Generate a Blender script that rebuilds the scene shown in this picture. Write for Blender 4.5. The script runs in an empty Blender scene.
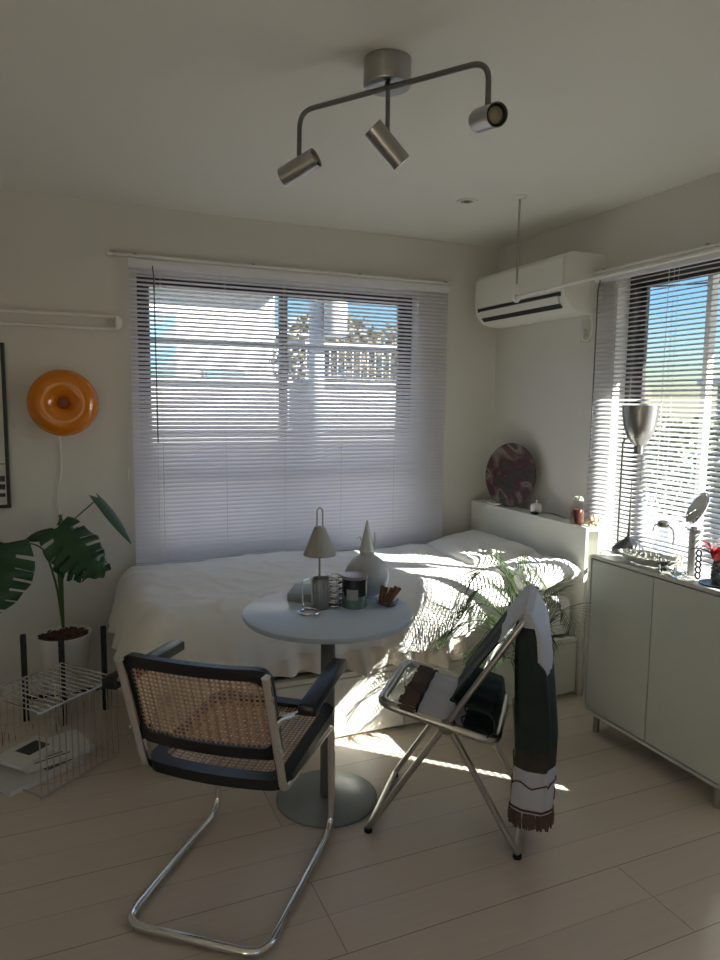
import bpy, bmesh, math, random
from mathutils import Vector, Matrix, noise
random.seed(7)
sc = bpy.context.scene
C = sc.collection
PI = math.pi
V = Vector

# ------------------------------------------------------------------ materials
def newmat(name):
    m = bpy.data.materials.new(name); m.use_nodes = True
    return m, m.node_tree.nodes, m.node_tree.links
def P(name, col, rough=.5, metal=0, spec=.5, noise_amt=0, nscale=30, bump=0, bscale=200, **kw):
    m, n, l = newmat(name); b = n['Principled BSDF']
    b.inputs['Base Color'].default_value = (*col, 1); b.inputs['Roughness'].default_value = rough
    b.inputs['Metallic'].default_value = metal; b.inputs['Specular IOR Level'].default_value = spec
    for k, v in kw.items():
        b.inputs[k.replace('_', ' ')].default_value = v
    if noise_amt or bump:
        tc = n.new('ShaderNodeTexCoord')
    if noise_amt:
        t = n.new('ShaderNodeTexNoise'); t.inputs['Scale'].default_value = nscale; l.new(tc.outputs['Object'], t.inputs['Vector'])
        r = n.new('ShaderNodeMixRGB'); r.blend_type = 'MULTIPLY'; r.inputs[0].default_value = 1
        r.inputs[1].default_value = (*col, 1)
        mr = n.new('ShaderNodeMapRange'); mr.inputs['To Min'].default_value = 1-noise_amt; mr.inputs['To Max'].default_value = 1+noise_amt
        l.new(t.outputs['Fac'], mr.inputs['Value']); l.new(mr.outputs[0], r.inputs[2]); l.new(r.outputs[0], b.inputs['Base Color'])
    if bump:
        t = n.new('ShaderNodeTexNoise'); t.inputs['Scale'].default_value = bscale; l.new(tc.outputs['Object'], t.inputs['Vector'])
        bp = n.new('ShaderNodeBump'); bp.inputs['Strength'].default_value = bump; bp.inputs['Distance'].default_value = .002
        l.new(t.outputs['Fac'], bp.inputs['Height']); l.new(bp.outputs[0], b.inputs['Normal'])
    return m
def translucent(name, col, tcol, fac, rough=.6):
    m, n, l = newmat(name); b = n['Principled BSDF']; o = n['Material Output']
    b.inputs['Base Color'].default_value = (*col, 1); b.inputs['Roughness'].default_value = rough
    t = n.new('ShaderNodeBsdfTranslucent'); t.inputs[0].default_value = (*tcol, 1)
    x = n.new('ShaderNodeMixShader'); x.inputs[0].default_value = fac
    l.new(b.outputs[0], x.inputs[1]); l.new(t.outputs[0], x.inputs[2]); l.new(x.outputs[0], o.inputs[0])
    return m
def pane_mat(name, tint=(.96, .98, .97), refl=1.45):
    m, n, l = newmat(name); n.remove(n['Principled BSDF']); o = n['Material Output']
    t = n.new('ShaderNodeBsdfTransparent'); t.inputs[0].default_value = (*tint, 1)
    g = n.new('ShaderNodeBsdfGlossy'); g.inputs['Roughness'].default_value = .02
    f = n.new('ShaderNodeFresnel'); ge = n.new('ShaderNodeNewGeometry'); mr = n.new('ShaderNodeMapRange')
    mr.inputs['To Min'].default_value = refl; mr.inputs['To Max'].default_value = 1/refl; l.new(ge.outputs['Backfacing'], mr.inputs['Value']); l.new(mr.outputs[0], f.inputs[0])
    x = n.new('ShaderNodeMixShader'); l.new(f.outputs[0], x.inputs[0]); l.new(t.outputs[0], x.inputs[1]); l.new(g.outputs[0], x.inputs[2])
    l.new(x.outputs[0], o.inputs[0]); return m

WALL = P('wall_paint', (.70, .68, .63), .85, bump=.25, bscale=350)
CEIL = P('ceiling_paint', (.80, .785, .725), .85, bump=.15, bscale=300)
TRIM = P('trim_paint', (.74, .72, .66), .5)
WHITE = P('white_plastic', (.80, .79, .75), .4)
WHITEG = P('white_gloss', (.82, .81, .77), .25)
CHROME = P('chrome', (.82, .82, .82), .06, 1)
STEEL = P('brushed_steel', (.42, .41, .39), .32, 1)
STEELD = P('dark_steel', (.22, .21, .20), .35, 1)
ALU = P('silver_tube', (.55, .53, .50), .28, 1)
BLACK = P('black_lacquer', (.012, .012, .013), .3, spec=.4)
BLACKM = P('black_matt', (.012, .012, .012), .6)
DARKBR = P('dark_bronze_frame', (.045, .035, .03), .45)
SLAT = translucent('blind_slat', (.80, .79, .84), (.80, .79, .90), .14, .35)
SLATW = translucent('blind_slat_white', (.66, .66, .69), (.85, .85, .92), .1, .35)
RAILM = P('blind_rail', (.78, .77, .80), .45)
CORD = P('cord_white', (.85, .84, .82), .6)
WAND = P('grey_wand', (.12, .12, .13), .3)
GLASS = pane_mat('window_glass')
ACM = P('aircon_plastic', (.80, .79, .72), .45)
ORANGE = P('orange_glass', (.72, .21, .004), .12, spec=.5, Coat_Weight=.3)
ORANGED = P('orange_core', (.35, .06, .004), .3)
BEDW = P('bed_white_board', (.74, .74, .68), .45)
CLOTH = P('white_cotton', (.82, .80, .76), .9, bump=.3, bscale=500, Sheen_Weight=.2)
SHEET = P('creased_sheet', (.80, .74, .67), .9, bump=.3, bscale=400)
CAB = P('putty_metal', (.60, .61, .55), .42)
CABL = P('putty_metal_edge', (.64, .64, .59), .35)
TABLEM = P('table_top_paint', (.56, .64, .74), .28)
TABLEB = P('table_base_paint', (.26, .29, .29), .3, spec=.5)
TABLEP = P('table_pole_paint', (.13, .13, .125), .35)
LEAF = P('monstera_leaf', (.014, .058, .016), .28, noise_amt=.4, nscale=14)
LEAFL = P('monstera_leaf_pale', (.03, .085, .02), .4, noise_amt=.3, nscale=14)
STEM = P('green_stem', (.05, .13, .03), .5)
PALML = translucent('palm_leaf', (.06, .10, .035), (.10, .17, .04), .22, .5)
POTW = P('white_ceramic_pot', (.76, .77, .75), .5)
SOIL = P('bark_chips', (.10, .045, .028), .9, noise_amt=.7, nscale=60)
PAPER = P('paper', (.78, .78, .75), .7)
PAPERG = P('paper_grey', (.62, .63, .61), .6)
INK = P('ink_dark', (.025, .03, .03), .5)
ACRY = pane_mat('smoked_acrylic', (.80, .82, .82), 1.5)
GLS = P('clear_glass', (.95, .97, .97), .03, Transmission_Weight=1, IOR=1.45)
PEND = P('pale_porcelain', (.62, .64, .64), .4)
VASEM = P('grey_glaze', (.47, .48, .49), .35)
VASEC = P('pale_green_glass', (.58, .61, .56), .2)
SHADE = P('warm_grey_shade', (.42, .41, .37), .5)
SHEETG = P('blanket_lilac_white', (.60, .60, .66), .8, bump=.3, bscale=600)
GREEN = P('blanket_dark_green', (.020, .032, .026), .85, noise_amt=.6, nscale=25)
BROWN = P('blanket_brown', (.05, .038, .028), .85, noise_amt=.5, nscale=30)
FRINGE = P('tassel_brown', (.13, .085, .065), .9)
MAROON = P('maroon_thread', (.13, .035, .04), .8)
BULB = P('unlit_bulb', (.30, .26, .17), .2)
CIGAR = P('cinnamon', (.20, .085, .045), .7)
RED = P('red_petal', (.55, .02, .03), .5)
REDD = P('dark_red_leaf', (.12, .01, .015), .5)
GREYN = P('knobbly_grey', (.10, .11, .115), .35)
WOODL = P('pale_wood', (.55, .40, .26), .6)
AMBER = P('amber_content', (.13, .035, .022), .4)
BEADS = P('mixed_beads', (.22, .22, .20), .25, noise_amt=.9, nscale=90)

def floor_mat():
    m, n, l = newmat('pale_plank_floor'); b = n['Principled BSDF']
    tc = n.new('ShaderNodeTexCoord'); sp = n.new('ShaderNodeSeparateXYZ'); l.new(tc.outputs['Object'], sp.inputs[0])
    def M(op, a, bb=None, c=None):
        k = n.new('ShaderNodeMath'); k.operation = op
        for i, v in enumerate((a, bb, c)):
            if v is None: continue
            if isinstance(v, (int, float)): k.inputs[i].default_value = v
            else: l.new(v, k.inputs[i])
        return k.outputs[0]
    H = .298
    y = M('DIVIDE', M('SUBTRACT', sp.outputs[1], 1.556-H*40), H)
    row = M('FLOOR', y); fy = M('FRACT', y)
    par = M('MODULO', row, 2)          # row just under 1.556 is 39 (odd)
    u = M('DIVIDE', M('ADD', M('SUBTRACT', sp.outputs[0], 1.572-1.84*20), M('MULTIPLY', M('SUBTRACT', 1, par), .92)), 1.84)
    plank = M('FLOOR', u); fu = M('FRACT', u)
    def groove(fr, per, w):
        d = M('MULTIPLY', M('MINIMUM', fr, M('SUBTRACT', 1, fr)), per)
        return M('LESS_THAN', d, w)
    g1 = groove(fy, H, .0016); g2 = groove(M('FRACT', M('MULTIPLY', y, 2)), H/2, .0010); g3 = groove(fu, 1.84, .0014)
    g = M('MAXIMUM', M('MAXIMUM', g1, M('MULTIPLY', g2, .75)), g3)
    wn = n.new('ShaderNodeTexWhiteNoise'); wn.noise_dimensions = '2D'
    cb = n.new('ShaderNodeCombineXYZ'); l.new(plank, cb.inputs[0]); l.new(M('FLOOR', M('MULTIPLY', y, 2)), cb.inputs[1]); l.new(cb.outputs[0], wn.inputs['Vector'])
    mp = n.new('ShaderNodeMapping'); mp.inputs['Scale'].default_value = (1.2, 22, 1); l.new(tc.outputs['Object'], mp.inputs[0])
    ns = n.new('ShaderNodeTexNoise'); ns.inputs['Scale'].default_value = 2.5; ns.inputs['Detail'].default_value = 5; l.new(mp.outputs[0], ns.inputs['Vector'])
    br = M('ADD', M('MULTIPLY', wn.outputs['Value'], .07), M('ADD', M('MULTIPLY', ns.outputs['Fac'], .14), .86))
    br = M('MULTIPLY', br, M('SUBTRACT', 1, M('MULTIPLY', g, .55)))
    mx = n.new('ShaderNodeMixRGB'); mx.blend_type = 'MULTIPLY'; mx.inputs[0].default_value = 1; mx.inputs[1].default_value = (.68, .59, .505, 1)
    l.new(br, mx.inputs[2]); l.new(mx.outputs[0], b.inputs['Base Color'])
    b.inputs['Roughness'].default_value = .34; b.inputs['Specular IOR Level'].default_value = .45
    bp = n.new('ShaderNodeBump'); bp.inputs['Strength'].default_value = .4; bp.inputs['Distance'].default_value = .001; bp.invert = True
    l.new(g, bp.inputs['Height']); l.new(bp.outputs[0], b.inputs['Normal'])
    return m
FLOORM = floor_mat()

def cane_mat():
    # woven cane: honeycomb of small open holes between crossing strands
    m, n, l = newmat('woven_cane'); b = n['Principled BSDF']; o = n['Material Output']
    b.inputs['Roughness'].default_value = .55
    uv = n.new('ShaderNodeUVMap'); sp = n.new('ShaderNodeSeparateXYZ'); l.new(uv.outputs[0], sp.inputs[0])
    def M(op, a, bb=None):
        k = n.new('ShaderNodeMath'); k.operation = op
        for i, v in enumerate((a, bb)):
            if v is None: continue
            if isinstance(v, (int, float)): k.inputs[i].default_value = v
            else: l.new(v, k.inputs[i])
        return k.outputs[0]
    per = .0135
    fx = M('SUBTRACT', M('FRACT', M('DIVIDE', sp.outputs[0], per)), .5); fy = M('SUBTRACT', M('FRACT', M('DIVIDE', sp.outputs[1], per)), .5)
    r = M('SQRT', M('ADD', M('MULTIPLY', fx, fx), M('MULTIPLY', fy, fy)))
    hole = M('LESS_THAN', r, .31)
    w = n.new('ShaderNodeTexWave'); w.inputs['Scale'].default_value = 1/per/6; l.new(uv.outputs[0], w.inputs['Vector'])
    cr = n.new('ShaderNodeMixRGB'); cr.inputs[1].default_value = (.34, .20, .12, 1); cr.inputs[2].default_value = (.52, .35, .23, 1)
    l.new(w.outputs['Fac'], cr.inputs[0]); l.new(cr.outputs[0], b.inputs['Base Color'])
    t = n.new('ShaderNodeBsdfTransparent'); x = n.new('ShaderNodeMixShader')
    l.new(hole, x.inputs[0]); l.new(b.outputs[0], x.inputs[1]); l.new(t.outputs[0], x.inputs[2]); l.new(x.outputs[0], o.inputs[0])
    return m
CANE = cane_mat()

def marble_mat():
    m, n, l = newmat('marbled_glaze'); b = n['Principled BSDF']
    tc = n.new('ShaderNodeTexCoord'); ns = n.new('ShaderNodeTexNoise'); ns.inputs['Scale'].default_value = 3.4; ns.inputs['Distortion'].default_value = 1.6; ns.inputs['Detail'].default_value = 4
    l.new(tc.outputs['Object'], ns.inputs['Vector'])
    cr = n.new('ShaderNodeValToRGB'); e = cr.color_ramp.elements
    e[0].position = .30; e[0].color = (.02, .022, .02, 1); e[1].position = .72; e[1].color = (.10, .12, .09, 1)
    for p, c in ((.44, (.07, .055, .045, 1)), (.49, (.075, .02, .03, 1)), (.53, (.15, .09, .065, 1)), (.575, (.24, .22, .20, 1)), (.61, (.05, .042, .038, 1))):
        q = e.new(p); q.color = c
    l.new(ns.outputs['Fac'], cr.inputs[0]); l.new(cr.outputs[0], b.inputs['Base Color']); b.inputs['Roughness'].default_value = .35; b.inputs['Specular IOR Level'].default_value = .3
    return m
MARBLE = marble_mat()

# ------------------------------------------------------------------ mesh helpers
def obj(name, bm, mat, parent=None, smooth=False, loc=None):
    me = bpy.data.meshes.new(name); bm.normal_update(); bm.to_mesh(me); bm.free()
    for mm in (mat if isinstance(mat, (list, tuple)) else [mat]): me.materials.append(mm)
    if smooth:
        for p in me.polygons: p.use_smooth = True
        if smooth != 'all':
            try: me.set_sharp_from_angle(angle=math.radians(40))
            except Exception: pass
    o = bpy.data.objects.new(name, me); C.objects.link(o)
    if parent: o.parent = parent
    if loc is not None: o.location = loc
    return o
def tag(o, label, cat, group=None, kind=None):
    o['label'] = label; o['category'] = cat
    if group: o['group'] = group
    if kind: o['kind'] = kind
    return o
def empty(name, label, cat, loc=(0, 0, 0), rz=0, group=None):
    o = bpy.data.objects.new(name, None); C.objects.link(o); o.location = loc; o.rotation_euler = (0, 0, rz)
    o.empty_display_size = .1
    return tag(o, label, cat, group)
def struct(name, bm, mat, parent=None, smooth=False, **k):
    o = obj(name, bm, mat, parent, smooth)
    if parent is None: o['kind'] = 'structure'
    return o
def BM(): return bmesh.new()
def box(bm, a, b, bev=0, mi=0, mtx=None, seg=2):
    a, b = V(a), V(b); c = (a+b)/2; s = b-a
    r = bmesh.ops.create_cube(bm, size=1)
    bmesh.ops.scale(bm, vec=s, verts=r['verts'])
    vs = r['verts']
    if bev:
        es = list({e for v in vs for e in v.link_edges})
        q = bmesh.ops.bevel(bm, geom=es, offset=bev, segments=seg, affect='EDGES', profile=.5)
        vs = list({v for f in q['faces'] for v in f.verts} | {v for v in vs if v.is_valid})
    bmesh.ops.translate(bm, vec=c, verts=vs)
    if mtx is not None: bmesh.ops.transform(bm, matrix=mtx, verts=vs)
    for f in {f for v in vs for f in v.link_faces}: f.material_index = mi
    return vs
def frame_axes(d):
    d = V(d).normalized(); u = V((0, 0, 1)) if abs(d.z) < .95 else V((1, 0, 0))
    x = d.cross(u).normalized(); y = x.cross(d).normalized()
    return x, y, d
def fillet(pts, rad, n=6, closed=False):
    pts = [V(p) for p in pts]; out = []
    N = len(pts)
    for i in range(N):
        if not closed and i in (0, N-1): out.append(pts[i]); continue
        p, a, b = pts[i], pts[i-1], pts[(i+1) % N]
        r = rad[i] if isinstance(rad, (list, tuple)) else rad
        da, db = (a-p), (b-p)
        t = min(r, da.length*.49, db.length*.49)
        if t < 1e-4: out.append(p); continue
        A = p+da.normalized()*t; B = p+db.normalized()*t
        for k in range(n+1):
            s = k/n; out.append(A*(1-s)**2+p*2*s*(1-s)+B*s*s)
    return out
def tube(bm, pts, r, seg=10, closed=False, cap=True, mi=0, flat=None):
    pts = [V(p) for p in pts]; N = len(pts)
    if N < 2: return
    tang = []
    for i in range(N):
        if closed: t = pts[(i+1) % N]-pts[i-1]
        else: t = pts[min(i+1, N-1)]-pts[max(i-1, 0)]
        tang.append(t.normalized())
    x, y, _ = frame_axes(tang[0]); rings = []
    for i in range(N):
        if i:
            q = tang[i-1].rotation_difference(tang[i]); x = q @ x; y = q @ y
        rr = r[i] if isinstance(r, (list, tuple)) else r
        ring = []
        for k in range(seg):
            a = 2*PI*k/seg; fx, fy = (flat if flat else (1, 1))
            ring.append(bm.verts.new(pts[i]+x*math.cos(a)*rr*fx+y*math.sin(a)*rr*fy))
        rings.append(ring)
    M = N if closed else N-1
    for i in range(M):
        A, B = rings[i], rings[(i+1) % N]
        off = 0
        if closed and i == N-1:
            off = min(range(seg), key=lambda o: (A[0].co-B[o].co).length)
        for k in range(seg):
            f = bm.faces.new((A[k], A[(k+1) % seg], B[(k+1+off) % seg], B[(k+off) % seg])); f.material_index = mi
    if cap and not closed:
        for rg in (list(reversed(rings[0])), rings[-1]):
            f = bm.faces.new(rg); f.material_index = mi
def cyl(bm, p0, p1, r, seg=20, r1=None, mi=0):
    tube(bm, [p0, p1], [r, r if r1 is None else r1], seg, mi=mi)
def lathe(bm, prof, c=(0, 0, 0), seg=28, mi=0, axis=None, sx=1, sy=1):
    """prof: list of (radius, height). axis: direction the profile climbs."""
    c = V(c); rings = []
    if axis is None: X, Y, D = V((1, 0, 0)), V((0, 1, 0)), V((0, 0, 1))
    else: X, Y, D = frame_axes(axis)
    for r, z in prof:
        if r < 1e-5: rings.append([bm.verts.new(c+D*z)])
        else: rings.append([bm.verts.new(c+D*z+X*math.cos(2*PI*k/seg)*r*sx+Y*math.sin(2*PI*k/seg)*r*sy) for k in range(seg)])
    for A, B in zip(rings, rings[1:]):
        for k in range(seg):
            k2 = (k+1) % seg
            if len(A) == 1 and len(B) == 1: continue
            if len(A) == 1: vs = (A[0], B[k2], B[k])
            elif len(B) == 1: vs = (A[k], A[k2], B[0])
            else: vs = (A[k], A[k2], B[k2], B[k])
            f = bm.faces.new(vs); f.material_index = mi
def grid(bm, nu, nv, fn, mifn=None, skip=None, uv=None):
    vs = [[bm.verts.new(fn(i/nu, j/nv)) for j in range(nv+1)] for i in range(nu+1)]
    lay = bm.loops.layers.uv.verify() if uv else None
    for i in range(nu):
        for j in range(nv):
            if skip and skip(i, j): continue
            f = bm.faces.new((vs[i][j], vs[i+1][j], vs[i+1][j+1], vs[i][j+1]))
            if mifn: f.material_index = mifn((i+.5)/nu, (j+.5)/nv)
            if uv:
                for lp, (a, b) in zip(f.loops, ((i, j), (i+1, j), (i+1, j+1), (i, j+1))): lp[lay].uv = uv(a/nu, b/nv)
    return vs
def solidify(bm, t):
    g = bm.faces[:]
    bmesh.ops.recalc_face_normals(bm, faces=g)
    bmesh.ops.solidify(bm, geom=g, thickness=t)
def rot(rz=0, rx=0, ry=0): return Matrix.Rotation(rz, 4, 'Z') @ Matrix.Rotation(rx, 4, 'X') @ Matrix.Rotation(ry, 4, 'Y')

# ------------------------------------------------------------------ room shell
XL, XR, YF, YB, ZC, T = -1.9, 2.5, -2.2, 3.69, 2.4, .12
b = BM(); box(b, (XL, YF, -.1), (XR, YB, 0)); struct('floor', b, FLOORM)
b = BM(); box(b, (XL, YF, ZC), (XR, YB, ZC+.1)); struct('ceiling', b, CEIL)
W1 = (.37, 1.95, .62, 2.085)        # back window opening: x0,x1,z0,z1
W2 = (1.04, 2.67, .72, 2.075)       # right window opening: y0,y1,z0,z1
b = BM()
box(b, (XL-T, YB, -.1), (W1[0], YB+T, ZC+.1)); box(b, (W1[1], YB, -.1), (XR+T, YB+T, ZC+.1))
box(b, (W1[0], YB, -.1), (W1[1], YB+T, W1[2])); box(b, (W1[0], YB, W1[3]), (W1[1], YB+T, ZC+.1))
struct('wall_back', b, WALL)
b = BM()
box(b, (XR, YF, -.1), (XR+T, W2[0], ZC+.1)); box(b, (XR, W2[1], -.1), (XR+T, YB, ZC+.1))
box(b, (XR, W2[0], -.1), (XR+T, W2[1], W2[2])); box(b, (XR, W2[0], W2[3]), (XR+T, W2[1], ZC+.1))
struct('wall_right', b, WALL)
b = BM(); box(b, (XL-T, YF, -.1), (XL, YB, ZC+.1)); struct('wall_left', b, WALL)
W3 = (-.65, .75, .75, 2.05)         # opening added behind the camera for fill light: x0,x1,z0,z1
b = BM()
box(b, (XL-T, YF-T, -.1), (W3[0], YF, ZC+.1)); box(b, (W3[1], YF-T, -.1), (XR+T, YF, ZC+.1))
box(b, (W3[0], YF-T, -.1), (W3[1], YF, W3[2])); box(b, (W3[0], YF-T, W3[3]), (W3[1], YF, ZC+.1))
struct('wall_front', b, WALL)
b = BM(); box(b, (XL, YB-.012, 0), (.28, YB, .06), .003); struct('baseboard_back', b, TRIM)
b = BM(); box(b, (XR-.012, YF, 0), (XR, 1.55, .06), .003); struct('baseboard_right', b, TRIM)

def window(name, x0, x1, z0, z1, depth0, place):
    """two-sash sliding window in local (u along wall, d outward, z up)"""
    root = bpy.data.objects.new(name, None); C.objects.link(root); root['kind'] = 'structure'
    def bx(nm, lst, mat, bev=.003):
        b = BM()
        for (u0, u1, d0, d1, a, c) in lst:
            p, q = place(u0, d0, a), place(u1, d1, c)
            box(b, [min(i, j) for i, j in zip(p, q)], [max(i, j) for i, j in zip(p, q)], bev)
        return obj(nm, b, mat, root)
    d = depth0; f = .035
    bx('window_frame', [(x0, x0+f, d, d+.07, z0, z1), (x1-f, x1, d, d+.07, z0, z1), (x0+f, x1-f, d, d+.07, z1-f, z1), (x0+f, x1-f, d, d+.07, z0, z0+f)], DARKBR)
    m = (x0+x1)/2; s = .035
    for (a, c, dd) in ((x0+f, m+.02, d+.012), (m-.02, x1-f, d+.04)):
        sh = bx('sash', [(a, a+s, dd, dd+.022, z0+f, z1-f), (c-s, c, dd, dd+.022, z0+f, z1-f), (a+s, c-s, dd, dd+.022, z1-f-s*.6, z1-f), (a+s, c-s, dd, dd+.022, z0+f, z0+f+.05)], DARKBR, .002)
        b = BM(); p, q = place(a+s, dd+.009, z0+f+.05), place(c-s, dd+.013, z1-f-s*.6)
        box(b, [min(i, j) for i, j in zip(p, q)], [max(i, j) for i, j in zip(p, q)])
        obj('window_pane', b, GLASS, sh)
    return root, bx
w1, bx1 = window('window_1', W1[0], W1[1], W1[2], W1[3], YB+.075, lambda u, d, z: (u, d, z))
bx1('sash_rail', [(W1[0]+.07, (W1[0]+W1[1])/2-.02, YB+.09, YB+.108, 1.055, 1.10), ((W1[0]+W1[1])/2+.02, W1[1]-.07, YB+.118, YB+.136, 1.055, 1.10)], P('grey_rail', (.35, .37, .40), .5))
w2, bx2 = window('window_2', W2[0], W2[1], W2[2], W2[3], XR+.075, lambda u, d, z: (d, u, z))
w3, bx3 = window('added_fill_window', W3[0], W3[1], W3[2], W3[3], 0, lambda u, d, z: (u, YF-.08+d, z))  # unseen window, added to brighten the dark left side and floor
bx2('window_sill', [(W2[0], W2[1], XR-.02, XR+.075, W2[2]-.02, W2[2])], TRIM)
bx1('window_sill', [(W1[0], W1[1], YB-.015, YB+.075, W1[2]-.02, W1[2])], TRIM)
# white post seen in the middle of the right hand window
bx2('window_post', [(2.235, 2.262, XR+.12, XR+.16, W2[2], W2[3])], WHITE)

# ------------------------------------------------------------------ venetian blinds
def blind(name, label, u0, u1, ztop, zbot, place, tilt, mat, cords, wand_u, wand_len, pitch=.0213, extra=()):
    root = empty(name, label, 'blind', place((u0+u1)/2, 0, zbot))
    inv = Matrix.Translation(-root.location)
    def put(b): bmesh.ops.transform(b, matrix=inv, verts=b.verts[:]); return b
    def pbox(b, u0, u1, d0, d1, a, c, bev=.002):
        p, q = place(u0, d0, a), place(u1, d1, c)
        box(b, [min(i, j) for i, j in zip(p, q)], [max(i, j) for i, j in zip(p, q)], bev)
    b = BM(); pbox(b, u0, u1, -.016, .016, ztop-.040, ztop); obj('headrail', put(b), RAILM, root)
    b = BM(); pbox(b, u0, u1, -.012, .012, zbot, zbot+.014, .004); obj('bottom_rail', put(b), RAILM, root)
    b = BM(); z = ztop-.056; rnd = random.Random(3)
    while z > zbot+.02:
        t = tilt(z)+rnd.uniform(-.012, .012); c, s = math.cos(t), math.sin(t)
        row = []
        for k in range(5):
            w = (k/4-.5)*.025; arch = .0016*(1-(k/2-1)**2)
            d = w*c-arch*s; h = w*s+arch*c
            row.append((d, h))
        for (d0, h0), (d1, h1) in zip(row, row[1:]):
            f = b.faces.new([b.verts.new(place(*q)) for q in ((u0+.003, d0, z+h0), (u1-.003, d0, z+h0), (u1-.003, d1, z+h1), (u0+.003, d1, z+h1))])
        z -= pitch
    bmesh.ops.remove_doubles(b, verts=b.verts[:], dist=1e-5)
    obj('slats', put(b), mat, root, smooth='all')
    for u in cords:
        b = BM()
        for d in (-.0135, .0135): cyl(b, place(u, d, ztop-.03), place(u, d, zbot+.01), .0008, 5)
        obj('ladder_cord', put(b), CORD, root)
    b = BM(); tube(b, [place(wand_u, -.022, ztop-.03), place(wand_u+.004, -.03, ztop-.08), place(wand_u+.010, -.026, ztop-wand_len)], .0032, 8); obj('tilt_wand', put(b), WAND, root)
    for u, ln in extra:
        b = BM(); cyl(b, place(u, -.022, ztop-.03), place(u, -.022, ztop-ln), .0012, 6); lathe(b, [(0, -.02), (.005, -.018), (.003, 0), (0, .002)], place(u, -.022, ztop-ln), 8)
        obj('lift_cord', put(b), CORD, root, True)
    return root
PB = lambda u, d, z: (u, YB-.045+d, z)
PR = lambda u, d, z: (XR-.045+d, u, z)
# positive tilt raises the outer edge of each slat
bb = blind('venetian_blind', 'wide closed-looking lilac white venetian blind over the window behind the bed', .328, 2.125, 2.135, .60, PB,
      lambda z: math.radians(34 if z > 1.75 else 34+18*(1.75-z)/.45 if z > 1.30 else 52), SLAT, (.45, .80, 1.12, 1.45, 1.78, 2.02), .44, .90, extra=((.475, 1.48), (2.03, .98)))
blind('venetian_blind', 'bright sunlit white venetian blind over the window above the sideboard', .96, 2.765, 2.085, .735, PR,
      lambda z: math.radians(25), SLATW, (1.1, 1.5, 1.9, 2.28, 2.62), 2.72, .90, extra=((2.3, 1.05),))
# curtain rails the blinds hang under
def rail(name, label, pts, brk, dirv):
    root = empty(name, label, 'rail', pts[0])
    o = V(pts[0]); b = BM(); cyl(b, (0, 0, 0), V(pts[1])-o, .0075, 12); obj('pole', b, WHITE, root, True)
    for e in (V((0, 0, 0)), V(pts[1])-o):
        b = BM(); lathe(b, [(0, -.012), (.008, -.010), (.010, 0), (.008, .010), (0, .012)], e, 12, axis=V(pts[1])-o); obj('end_cap', b, WHITE, root, True)
    for q in brk:
        b = BM(); p = V(q)-o; box(b, p-V((.008, .008, .004))+V((0, 0, .008)), p+V((.008, .008, .012)), .001); cyl(b, p+V((0, 0, .008)), p+V((0, 0, .008))+V(dirv), .004, 8)
        obj('bracket', b, STEEL, root, True)
    return root
rail('curtain_rail', 'slim white curtain rail above the lilac blind behind the bed', ((.235, YB-.055, 2.150), (2.13, YB-.055, 2.150)), ((.36, YB-.055, 2.150), (.95, YB-.055, 2.150), (1.55, YB-.055, 2.150), (2.10, YB-.055, 2.150)), (0, .055, 0))
rail('curtain_rail', 'slim white curtain rail above the sunlit blind on the right wall', ((XR-.055, 2.80, 2.098), (XR-.055, .96, 2.098)), ((XR-.055, 2.71, 2.098), (XR-.055, 2.12, 2.098), (XR-.055, 1.3, 2.098)), (.055, 0, 0))
# cord cleat on the wall left of the blind
b = BM(); box(b, (-.006, 0, -.02), (.006, .012, .02), .003); box(b, (-.004, -.012, -.035), (.004, -.004, .035), .003)
tag(obj('cord_cleat', b, WHITE, None, loc=(.305, YB-.013, 1.08)), 'small white cord cleat on wall beside left edge of lilac blind', 'cleat')

# ------------------------------------------------------------------ wall rail, lamp, poster
root = empty('wall_rail', 'white double wall rail with round end cap above the orange lamp', 'rail', (.27, YB, 1.825))
b = BM(); box(b, (-1.6, -.012, -.035), (-.01, 0, .035), .003); obj('back_plate', b, WALL, root)
for zz in (.03, -.03):
    b = BM(); cyl(b, (-1.6, -.03, zz), (0, -.03, zz), .008, 10); obj('rod', b, WHITE, root, True)
b = BM(); lathe(b, [(0, -.012), (.026, -.010), (.034, 0), (.030, .014), (.016, .024), (0, .027)], (0, -.03, 0), 20, axis=(1, 0, 0)); obj('end_cap', b, WHITE, root, True)

root = empty('wall_lamp', 'glossy orange donut shaped glass lamp on the back wall', 'lamp', (.015, YB, 1.432))
b = BM()
R0, r0 = .092, .066
prof = []
vs = []
for i in range(48):
    a = 2*PI*i/48; ring = []
    for k in range(20):
        t = 2*PI*k/20; rr = R0+r0*math.cos(t); yy = -.066+.062*math.sin(t)
        ring.append(b.verts.new((rr*math.cos(a), yy, rr*math.sin(a))))
    vs.append(ring)
for i in range(48):
    for k in range(20): b.faces.new((vs[i][k], vs[(i+1) % 48][k], vs[(i+1) % 48][(k+1) % 20], vs[i][(k+1) % 20]))
bmesh.ops.recalc_face_normals(b, faces=b.faces[:])
obj('glass_shade', b, ORANGE, root, True)
b = BM(); lathe(b, [(0, .052), (.024, .050), (.030, .03), (.034, 0)], (0, 0, 0), 20, axis=(0, -1, 0)); obj('socket', b, ORANGED, root, True)
b = BM(); cyl(b, (0, 0, 0), (0, -.012, 0), .07, 28); obj('wall_plate', b, WHITE, root, True)
b = BM(); pts = [V((0, -.012, -.1)), V((0, -.012, -.16)), V((.006, -.010, -.25)), V((.004, -.009, -.33)), V((-.016, -.009, -.42)), V((-.014, -.009, -.50)), V((-.012, -.009, -.64)), V((-.012, -.009, -.95))]
pts = [p+V((-.022, 0, 0)) for p in pts]; cp = []
for i in range(len(pts)-1):
    for k in range(5):
        s = k/5; cp.append(pts[i].lerp(pts[i+1], s))
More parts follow.
